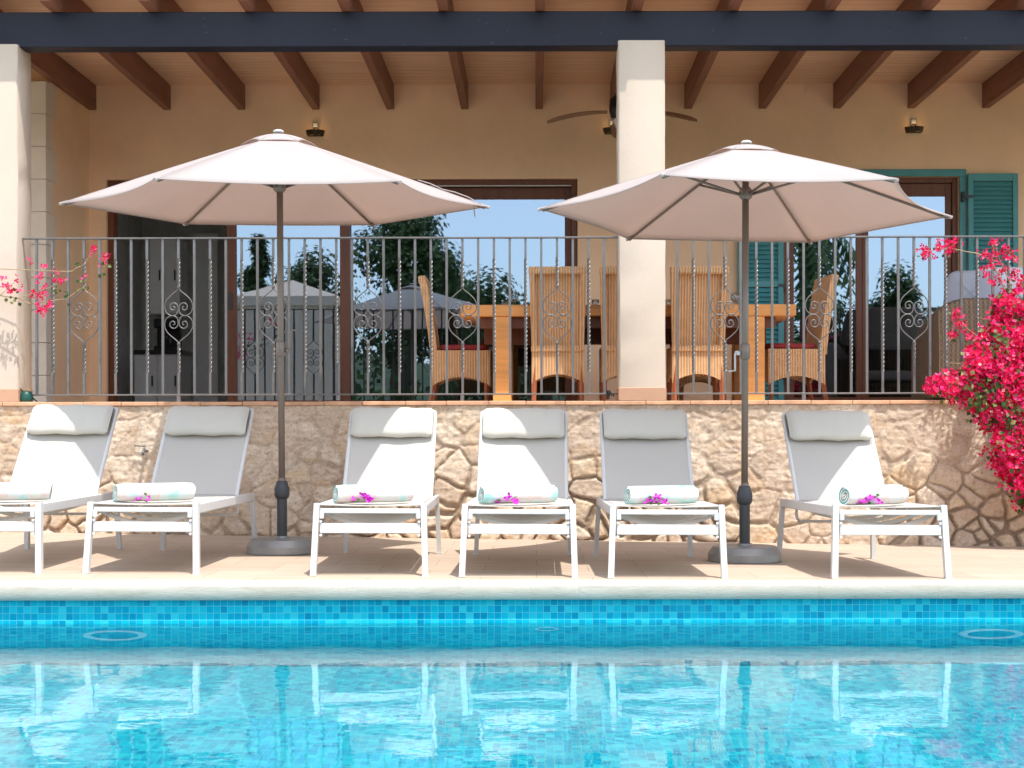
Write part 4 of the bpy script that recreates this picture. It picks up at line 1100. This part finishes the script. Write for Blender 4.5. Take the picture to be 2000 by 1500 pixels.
for px, py, lab in LB:
    r = empty('wall_lamp', (XBk(px), DB - .001, ZBk(py + 10)))
    m = MB(); m.box(-.03, .03, -.03, 0, .045, .11, .01); m.build('bracket', M['white_metal'], r)
    m = MB(); n = 14; rows = []
    for i in range(n + 1):
        a = PI * i / n; x = -.094 * math.cos(a); y = -.03 - .07 * math.sin(a); rows.append([(x * .9, y, -.03), (x * 1.04, y * 1.06, .022), (x * 1.0, y * .99, .022), (x * .84, y * .92, -.024)])
    vs = [p for q in rows for p in q]; m.add(vs, [(i * 4 + k, i * 4 + (k + 1) % 4, i * 4 + 4 + (k + 1) % 4, i * 4 + 4 + k) for i in range(n) for k in range(4)]); m.box(-.075, .075, -.03, 0, -.03, -.02); m.box(-.02, .02, -.03, 0, -.02, .06)
    fixn(m.build('shade', M['brass'], r))
    m = MB(); m.box(-.04, .04, -.075, -.05, .0, .016, .004); m.build('bulb', M['lampglow'], r)
    tag(r, lab, 'wall lamp', 'bronze wall lamps on the ochre wall')
    la = bpy.data.lights.new('bulb_light', 'POINT'); la.energy = .05; la.color = (1, .62, .28); la.shadow_soft_size = .02; lo = bpy.data.objects.new('bulb_light', la); COL.objects.link(lo); lo.parent = r; lo.location = (0, -.06, .035)

# ------------------------------------------------------------ rattan sofa on the right of the terrace
sx0 = (1834 - 1047) * 11.95 / F; sx1 = sx0 + 1.95; sy0, sy1 = 11.95, 12.85
r = empty('rattan_sofa', ((sx0 + sx1) / 2, (sy0 + sy1) / 2, ZT + .001)); cx, cy = (sx0 + sx1) / 2, (sy0 + sy1) / 2
hx, hy = (sx1 - sx0) / 2, (sy1 - sy0) / 2; zz = lambda py: EYE + (850 - py) * 11.95 / F - ZT
m = MB(); rows = []
n = 26
for i in range(n + 1):
    t = i / n; x = -hx + 2 * hx * t; e = min(1, t / .12, (1 - t) / .12); zt2 = zz(607) + (zz(583) - zz(607)) * math.sin(min(1, e) * PI / 2)
    rows.append([(x, -hy, .05), (x, -hy - .01, zt2 * .6), (x, -hy + .01, zt2 - .02), (x, -hy + .04, zt2), (x, -hy + .13, zt2), (x, -hy + .15, zt2 - .03), (x, -hy + .15, .05)])
c = 7; vs = [p for q in rows for p in q]; m.add(vs, [(i * c + k, i * c + (k + 1) % c, (i + 1) * c + (k + 1) % c, (i + 1) * c + k) for i in range(n) for k in range(c)] + [tuple(range(c)), tuple(n * c + k for k in range(c))])
auto(fixn(m.build('back', M['rattan'], r)), 50)
for sx in (-1, 1):
    m = MB(); rows = []
    for i in range(13):
        t = i / 12; y = -hy + .16 + (2 * hy - .18) * t; zt2 = zz(607) - .22 * t ** 1.6
        a, b = sorted((sx * hx, sx * (hx - .14))); rows.append([(a, y, .05), (b, y, .05), (b, y, zt2 - .02), (b - .02, y, zt2), (a + .02, y, zt2), (a, y, zt2 - .02)])
    c = 6; vs = [p for q in rows for p in q]; m.add(vs, [(i * c + k, i * c + (k + 1) % c, (i + 1) * c + (k + 1) % c, (i + 1) * c + k) for i in range(12) for k in range(c)] + [tuple(range(c)), tuple(12 * c + k for k in range(c))])
    auto(fixn(m.build('arm', M['rattan'], r)), 50)
m = MB(); m.box(-hx + .145, hx - .145, -hy + .155, hy - .02, .05, .30, .02); m.build('seat_base', M['rattan'], r)
def cushion(cx_, cy_, cz_, ax, ay, az, mat, parent, name, rot=(0, 0, 0)):
    m = MB(); rows = []; nn = 28
    for j in range(13):
        ph = -PI / 2 + PI * j / 12; rows.append([(math.copysign(abs(math.cos(ph)) ** .5 * abs(math.cos(a)) ** .4, math.cos(a)) * ax, math.copysign(abs(math.cos(ph)) ** .5 * abs(math.sin(a)) ** .4, math.sin(a)) * ay, math.sin(ph) * az * (1 - .12 * abs(math.cos(2 * a)))) for a in [2 * PI * k / nn for k in range(nn + 1)]])
    m.grid(rows); o = m.build(name, mat, parent, True); fixn(o); o.location = (cx_, cy_, cz_); o.rotation_euler = rot; return o
for k in (-1, 1):
    cushion(k * .40, .07, .37, .40, .33, .08, M['palefab'], r, 'seat_cushion')
tag(r, 'rattan sofa seen from behind, half hidden by the red flowers', 'sofa')
cu = cushion(0, 0, 0, .24, .22, .07, M['greyfab'], None, 'throw_cushion'); p = W(1902, 570, 12.2); cu.location = (p.x, 12.24, p.z - .02); cu.rotation_euler = (R(75), R(3), R(-30))
tag(cu, 'slate grey cushion sticking up over the left end of the rattan sofa back', 'cushion', 'cushions on the rattan sofa')
cu = cushion(0, 0, 0, .36, .25, .08, M['palefab'], None, 'throw_cushion'); p = W(1968, 572, 12.3); cu.location = (p.x + .04, 12.27, p.z - .02); cu.rotation_euler = (R(78), 0, R(2))
tag(cu, 'wide pale cushion over the rattan sofa back at the right edge', 'cushion', 'cushions on the rattan sofa')

# ------------------------------------------------------------ bougainvillea
def inpoly(x, y, P):
    c = False; j = len(P) - 1
    for i in range(len(P)):
        if ((P[i][1] > y) != (P[j][1] > y)) and x < (P[j][0] - P[i][0]) * (y - P[i][1]) / (P[j][1] - P[i][1]) + P[i][0]: c = not c
        j = i
    return c
rng = random.Random(99)
poly = [(1803, 757), (1823, 734), (1864, 713), (1887, 684), (1905, 662), (1935, 632), (1936, 598), (1958, 570), (1985, 556), (2160, 540), (2160, 960), (2040, 1010), (1998, 992), (1978, 968), (1964, 935), (1946, 926), (1938, 904), (1932, 863), (1952, 848), (1920, 836), (1890, 810), (1884, 786), (1820, 778)]
cent = [(rng.uniform(1805, 2160), rng.uniform(545, 1000), rng.uniform(16, 34)) for _ in range(560)]
cent = [c for c in cent if inpoly(c[0], c[1], poly)]
root = empty('bougainvillea', W(2060, 900, 10.6)); base = root.location.copy()
bm_, lm, tm = MB(), MB(), MB()
def edge_in(px, py):
    k = 0
    for a in range(8):
        if inpoly(px + 26 * math.cos(a * PI / 4), py + 26 * math.sin(a * PI / 4), poly): k += 1
    return k / 8
for (cx_, cy_, cr) in cent:
    ei = edge_in(cx_, cy_); dd = 10.86 - .38 * ei + rng.uniform(-.08, .05)
    if cy_ < 640: dd += .05
    fl = rng.random() < .78
    for k in range(int(cr * 1.0)):
        a = rng.uniform(0, 2 * PI); rr_ = cr * math.sqrt(rng.random()) * .75; px, py = cx_ + rr_ * math.cos(a), cy_ + rr_ * math.sin(a)
        if not inpoly(px, py, poly) and rng.random() < .85: continue
        q = W(px, py, dd - .06 * math.sqrt(max(0, 1 - (rr_ / cr) ** 2)) + rng.uniform(-.03, .06)) - base
        n = (rng.uniform(-.8, .8) + (px - cx_) / cr * .6, -1 + rng.uniform(-.2, .6), rng.uniform(-.4, .9) - (py - cy_) / cr * .5)
        if fl and rng.random() < .86: add_flower(bm_, q, n, rng.uniform(.024, .038), rng)
        else: add_bract(lm, q, n, rng.uniform(.03, .052), rng)
for px, py in [(1805, 489), (1841, 476), (1864, 473), (1856, 492), (1944, 473), (1963, 487), (1925, 497), (1944, 497), (1941, 516), (1924, 531), (1960, 527), (1944, 548), (1981, 537), (1963, 572), (1867, 628), (1893, 655), (1880, 640), (1862, 655), (1868, 612), (1915, 672), (1812, 500), (1832, 483), (1975, 500), (1990, 560)]:
    for k in range(13):
        q = W(px + rng.gauss(0, 6), py + rng.gauss(0, 6), 10.72 + rng.uniform(-.04, .05)) - base
        add_flower(bm_, q, (rng.uniform(-1, 1), rng.uniform(-1, -.2), rng.uniform(-.6, 1)), rng.uniform(.018, .028), rng)
    for k in range(3): add_bract(lm, W(px + rng.gauss(0, 9), py + 6 + rng.gauss(0, 6), 10.74) - base, (rng.uniform(-1, 1), -1, rng.uniform(-1, 1)), .03, rng)
def twig(pts, r0=.004):
    P_ = catmull([W(a, b, d_) - base for a, b, d_ in pts], 4); tm.tube(P_, [r0 * (1 - .6 * i / len(P_)) for i in range(len(P_))], 5)
twig([(1990, 640, 10.75), (1960, 560, 10.73), (1930, 505, 10.73), (1880, 490, 10.72), (1850, 485, 10.72), (1808, 492, 10.72)], .006)
twig([(1990, 640, 10.75), (1975, 560, 10.73), (1950, 500, 10.73), (1945, 470, 10.73)], .006)
twig([(1960, 690, 10.7), (1900, 650, 10.72), (1865, 620, 10.72)], .005)
for k in range(60):
    a, b = rng.uniform(1880, 2100), rng.uniform(600, 950)
    if inpoly(a, b, poly): twig([(a, b, 10.72), (a - rng.uniform(5, 30), b + rng.uniform(-30, 30), 10.6), (a - rng.uniform(20, 55), b + rng.uniform(-50, 50), 10.48)], .003)
twig([(2090, 1020, 10.8), (2070, 900, 10.75), (2030, 760, 10.75), (1990, 640, 10.75)], .018); twig([(2070, 900, 10.75), (1990, 850, 10.7), (1960, 900, 10.7)], .010); twig([(2030, 760, 10.75), (1920, 770, 10.7), (1830, 760, 10.7)], .010)
bm_.build('bracts', M['bract'], root); lm.build('leaves', M['leafg'], root); tm.build('branches', M['twig'], root, True)
tag(root, 'large bougainvillea covered in red and pink blooms spilling down the wall on the right', 'flowering shrub')
# sparse one on the left
rng = random.Random(5)
root = empty('bougainvillea', W(-60, 600, 10.6)); base = root.location.copy(); bm_, lm, tm = MB(), MB(), MB()
for px, py, n in [(58, 510, 4), (87, 520, 3), (104, 529, 3), (78, 539, 5), (70, 547, 3), (120, 547, 7), (109, 548, 3), (4, 544, 6), (11, 558, 9), (21, 569, 9), (39, 566, 5), (66, 572, 8), (78, 577, 9), (86, 572, 7), (96, 587, 7), (95, 597, 8), (76, 597, 6), (76, 610, 7), (87, 608, 6), (183, 488, 8), (203, 501, 8), (203, 512, 4), (163, 545, 3), (33, 545, 3), (90, 560, 3), (-20, 560, 10), (-40, 540, 10)]:
    bm_ = MB()
    for k in range(n):
        q = W(px + rng.gauss(0, 4), py + rng.gauss(0, 4), 10.78 + rng.uniform(-.04, .04)) - base
        add_flower(bm_, q, (rng.uniform(-1, 1), rng.uniform(-1, -.2), rng.uniform(-.6, 1)), rng.uniform(.018, .026), rng)
    bm_.build('bloom_cluster', M['bract'], root)
for px, py in [(147, 524), (110, 562), (104, 570), (158, 553), (150, 565), (165, 556), (20, 585), (10, 590), (118, 575), (125, 570), (30, 590), (135, 590), (202, 530), (205, 520), (28, 560), (172, 560)]:
    for k in range(2): add_bract(lm, W(px + rng.gauss(0, 4), py + rng.gauss(0, 4), 10.78) - base, (rng.uniform(-1, 1), -1, rng.uniform(-1, 1)), rng.uniform(.025, .04), rng)
twig([(-60, 524, 10.8), (0, 525, 10.8), (50, 527, 10.78), (134, 530, 10.78), (147, 524, 10.78), (162, 517, 10.78), (177, 498, 10.78)], .0045)
twig([(-60, 560, 10.8), (0, 577, 10.8), (33, 582, 10.78), (61, 593, 10.78), (101, 587, 10.78), (132, 582, 10.78), (150, 568, 10.78), (165, 560, 10.78)], .0055)
twig([(33, 582, 10.78), (60, 575, 10.76), (100, 560, 10.76), (118, 548, 10.76)], .003); twig([(0, 577, 10.8), (25, 555, 10.78), (35, 542, 10.78)], .003); twig([(162, 560, 10.78), (172, 575, 10.78)], .003)
lm.build('leaves', M['leafg'], root); tm.build('branches', M['twig'], root, True)
tag(root, 'sparse bougainvillea twigs with few pink blooms reaching in from the left', 'flowering shrub')

# ------------------------------------------------------------ small things
p = W(284, 880, DW - .02); r = empty('garden_tap', (p.x, DW - .005, p.z))
m = MB(); m.tube([(0, .0, 0), (0, -.07, 0), (.0, -.085, -.01), (0, -.088, -.035)], .011, 10); m.lathe([(.022, 0), (.022, .008)], 14, (0, -.01, -.004)); m.build('spout', M['iron'], r, True)
m = MB(); m.tube([(0, -.045, 0), (0, -.045, .03)], .007, 8); m.tube([(.01, -.045, .034), (-.075, -.045, .038)], .006, 6); m.build('lever', M['iron'], r, True)
tag(r, 'small metal garden tap in the stone wall left of the second lounger', 'tap')
p = W(48, 775, DW + .02); r = empty('garden_light', (p.x, DW + .16, ZT + .004))
m = MB(); m.lathe([(.045, 0), (.05, .02), (.048, .06), (.03, .085), (.012, .09)], 18); m.build('body', M['greencap'], r, True)
m = MB(); m.tube([(-.02, -.03, .08), (-.035, -.04, .11)], .004, 6); m.tube([(.05, 0, .03), (.09, -.02, .004)], .006, 6); m.build('cable', M['dark'], r, True)
r.location = (p.x, DW + .06, ZT + .004)
tag(r, 'small green garden spotlight on the terrace edge beside the left pillar', 'garden light')
m = MB(); rr_ = random.Random(8); pts = [(rr_.uniform(-.03, .03), rr_.uniform(-.02, .02), .01 + .07 * abs(math.sin(k * .9))) for k in range(16)]
m.tube(catmull(pts, 4), .004, 6); o = m.build('cord_bundle', M['dark'], None, True); p = W(1199, 775, DR); o.location = (p.x - .03, DR - .03, ZT + .006); tag(o, 'tangled black cord tied at the foot of the middle column', 'cord')

# ------------------------------------------------------------ garden behind the camera (mirrored in the door glass)
DM = 2 * DB + .2
def mir(px, py, y):               # place at depth y that shows at (px,py) as its mirror image in the glass
    d = DM - y; return Vector(((px - 1047) * d / F, y, EYE + (850 - (py - 35)) * d / F))
def tree(name, p, h, cw, label, group, seed, kind='round', nleaf=4200, base_z=-.3, leaf=.16):
    rg = random.Random(seed); r = empty(name, (p.x, p.y, base_z)); m = MB()
    m.tube([(0, 0, 0), (rg.uniform(-.1, .1), 0, h * .3), (rg.uniform(-.15, .15), .1, h * .6), (0, 0, h * .93)], [cw * .10, cw * .08, cw * .05, cw * .015], 10)
    lobes = []
    nl = 16 if kind == 'round' else 20
    for k in range(nl):
        t = rg.uniform(.25, 1) if kind == 'round' else (k + .5) / nl
        if kind == 'round': rad = cw * .5 * rg.uniform(.2, .85) * math.sin(min(1, max(.15, (1.12 - t) * 1.5)) * PI / 2); a = rg.uniform(0, 2 * PI); c = Vector((rad * math.cos(a), rad * math.sin(a), h * (.28 + .62 * t))); s_ = cw * rg.uniform(.14, .26)
        else: a = rg.uniform(0, 2 * PI); rad = cw * .32 * (1.05 - t) * rg.uniform(.3, 1.2); c = Vector((rad * math.cos(a), rad * math.sin(a), h * (.12 + .86 * t))); s_ = cw * (.07 + .26 * (1 - t))
        lobes.append((c, s_)); m.tube([(0, 0, max(.2, c.z - cw * .3)), tuple(c)], [cw * .03, cw * .008], 6)
    m.build('trunk', M['bark'], r, True)
    m = MB()
    for k in range(nleaf):
        c, s_ = lobes[rg.randrange(nl)]; v = Vector((rg.gauss(0, 1), rg.gauss(0, 1), rg.gauss(0, .8))); v = v.normalized() * s_ * rg.uniform(.55, 1.12)
        add_bract(m, c + v, v + Vector((0, 0, .3)), leaf * rg.uniform(.6, 1.3), rg)
    m.build('crown', M['treeleaf'], r)
    tag(r, label, 'tree', group)
G = 'garden trees mirrored in the door glass'
tree('broadleaf_tree', mir(790, 850, -12), 7.7, 4.4, 'tallest round tree mirrored in the middle pane of the sliding door', G, 1, nleaf=6500)
tree('cypress_tree', mir(505, 850, -12), 6.6, 2.6, 'narrow cypress mirrored at the left of the glass sliding door', G, 2, 'cone')
tree('broadleaf_tree', mir(610, 850, -13), 6.4, 3.0, 'dark tree mirrored beside the left parasol pole', G, 3)
tree('broadleaf_tree', mir(870, 850, -14), 6.2, 3.2, 'brownish tree mirrored behind the left end of the dining table', G, 4)
tree('broadleaf_tree', mir(960, 850, -9), 5.0, 3.2, 'dark bushy tree mirrored just above the dining table', G, 5)
tree('broadleaf_tree', mir(1060, 850, -9.5), 4.7, 3.0, 'low dark tree mirrored behind the wicker chair back', G, 6)
tree('broadleaf_tree', mir(1755, 850, -14), 6.0, 2.4, 'slim tree mirrored in the right leaf of the french door', G, 7)
tree('broadleaf_tree', mir(1610, 850, -8), 4.4, 4.6, 'dark tree mirrored in the left leaf of the french door', G, 8)
tree('broadleaf_tree', mir(1830, 850, -9), 4.0, 4.0, 'low tree mirrored at the right edge of the french door', G, 9)
m = MB(); rg = random.Random(12)
for k in range(9000):
    x = rg.uniform(-22, 24); add_bract(m, (x, -10.5 + rg.uniform(-.9, .9) , -.3 + abs(rg.gauss(0, 1)) * 1.15), (rg.uniform(-1, 1), 1, rg.uniform(0, 1)), rg.uniform(.14, .3), rg)
tag(m.build('hedge', M['treeleaf']), 'dense green hedge at the far end of the garden, mirrored in the door glass', 'hedge', kind=None)
m = MB(); rows = []
for j in range(9):
    t = j / 8; rows.append([(-260 + 13 * i, -110 - 90 * t, -2 + 20 * math.sin(PI * t / 2) * (.45 + .3 * math.sin(i * .37 + 1) + .2 * math.sin(i * .9))) for i in range(41)])
m.grid(rows); tag(m.build('hill', M['hill'], None, True), None, None, kind='structure')
# palm whose fronds show mirrored at the top of the right door
p = mir(1568, 850, -9.5); r = empty('palm_tree', (p.x, -9.5, -.3)); hp = 6.4
m = MB(); m.tube([(0, 0, 0), (.05, 0, hp * .5), (0, 0, hp)], [.16, .13, .12], 10); m.build('trunk', M['bark'], r, True)
m = MB(); rg = random.Random(3)
for k in range(26):
    a = 2 * PI * k / 26 + rg.uniform(-.1, .1); el = rg.uniform(-.3, .9); prev = None
    for i in range(14):
        t = i / 13; rad = 1.7 * t; z = hp + 1.1 * el * t - 1.9 * t * t; c = Vector((rad * math.cos(a), rad * math.sin(a), z))
        if i:
            for s_ in (-1, 1):
                tip = c + Vector((-math.sin(a) * s_ * .30, math.cos(a) * s_ * .30, -.22)); m.add([prev, c, tip], [(0, 1, 2)])
        prev = c
m.build('fronds', M['treeleaf'], r); tag(r, 'palm tree mirrored at the top of the french door', 'palm', G)
# gazebo with drawn curtains
gy = -3.0; a = mir(478, 770, gy); b = mir(668, 612, gy); r = empty('gazebo', ((a.x + b.x) / 2, gy, -.004)); hw = (b.x - a.x) / 2; zt_g = mir(570, 640, gy).z; zp = mir(590, 600, gy).z
for sx in (-1, 1):
    for sy in (-1, 1):
        m = MB(); m.tube([(sx * hw, sy * hw, 0), (sx * hw, sy * hw, zt_g)], .03, 8); m.build('post', M['darkplastic'], r)
m = MB()
def curtain(p0, p1):
    rows = [[], []]; n = 40
    for i in range(n + 1):
        t = i / n; x = p0[0] + (p1[0] - p0[0]) * t; y = p0[1] + (p1[1] - p0[1]) * t; w_ = .025 * math.sin(i * 1.9)
        nx_, ny_ = (p1[1] - p0[1]), -(p1[0] - p0[0]); L_ = math.hypot(nx_, ny_)
        rows[0].append((x + nx_ / L_ * w_, y + ny_ / L_ * w_, .08)); rows[1].append((x + nx_ / L_ * w_, y + ny_ / L_ * w_, zt_g - .1))
    m.grid(rows)
curtain((-hw, hw), (hw, hw)); curtain((-hw, -hw), (-hw, hw)); curtain((hw, hw), (hw, -hw)); m.build('curtains', M['curtain'], r, True)
m = MB(); q = hw + .08; rows = []
m.add([(-q, -q, zt_g), (q, -q, zt_g), (q, q, zt_g), (-q, q, zt_g), (0, 0, zp), (-q, -q, zt_g - .2), (q, -q, zt_g - .2), (q, q, zt_g - .2), (-q, q, zt_g - .2)], [(0, 1, 4), (1, 2, 4), (2, 3, 4), (3, 0, 4), (0, 5, 6, 1), (1, 6, 7, 2), (2, 7, 8, 3), (3, 8, 5, 0)])
m.build('roof', M['curtain'], r); tag(r, 'beige canvas gazebo with drawn curtains mirrored in the sliding door', 'gazebo')
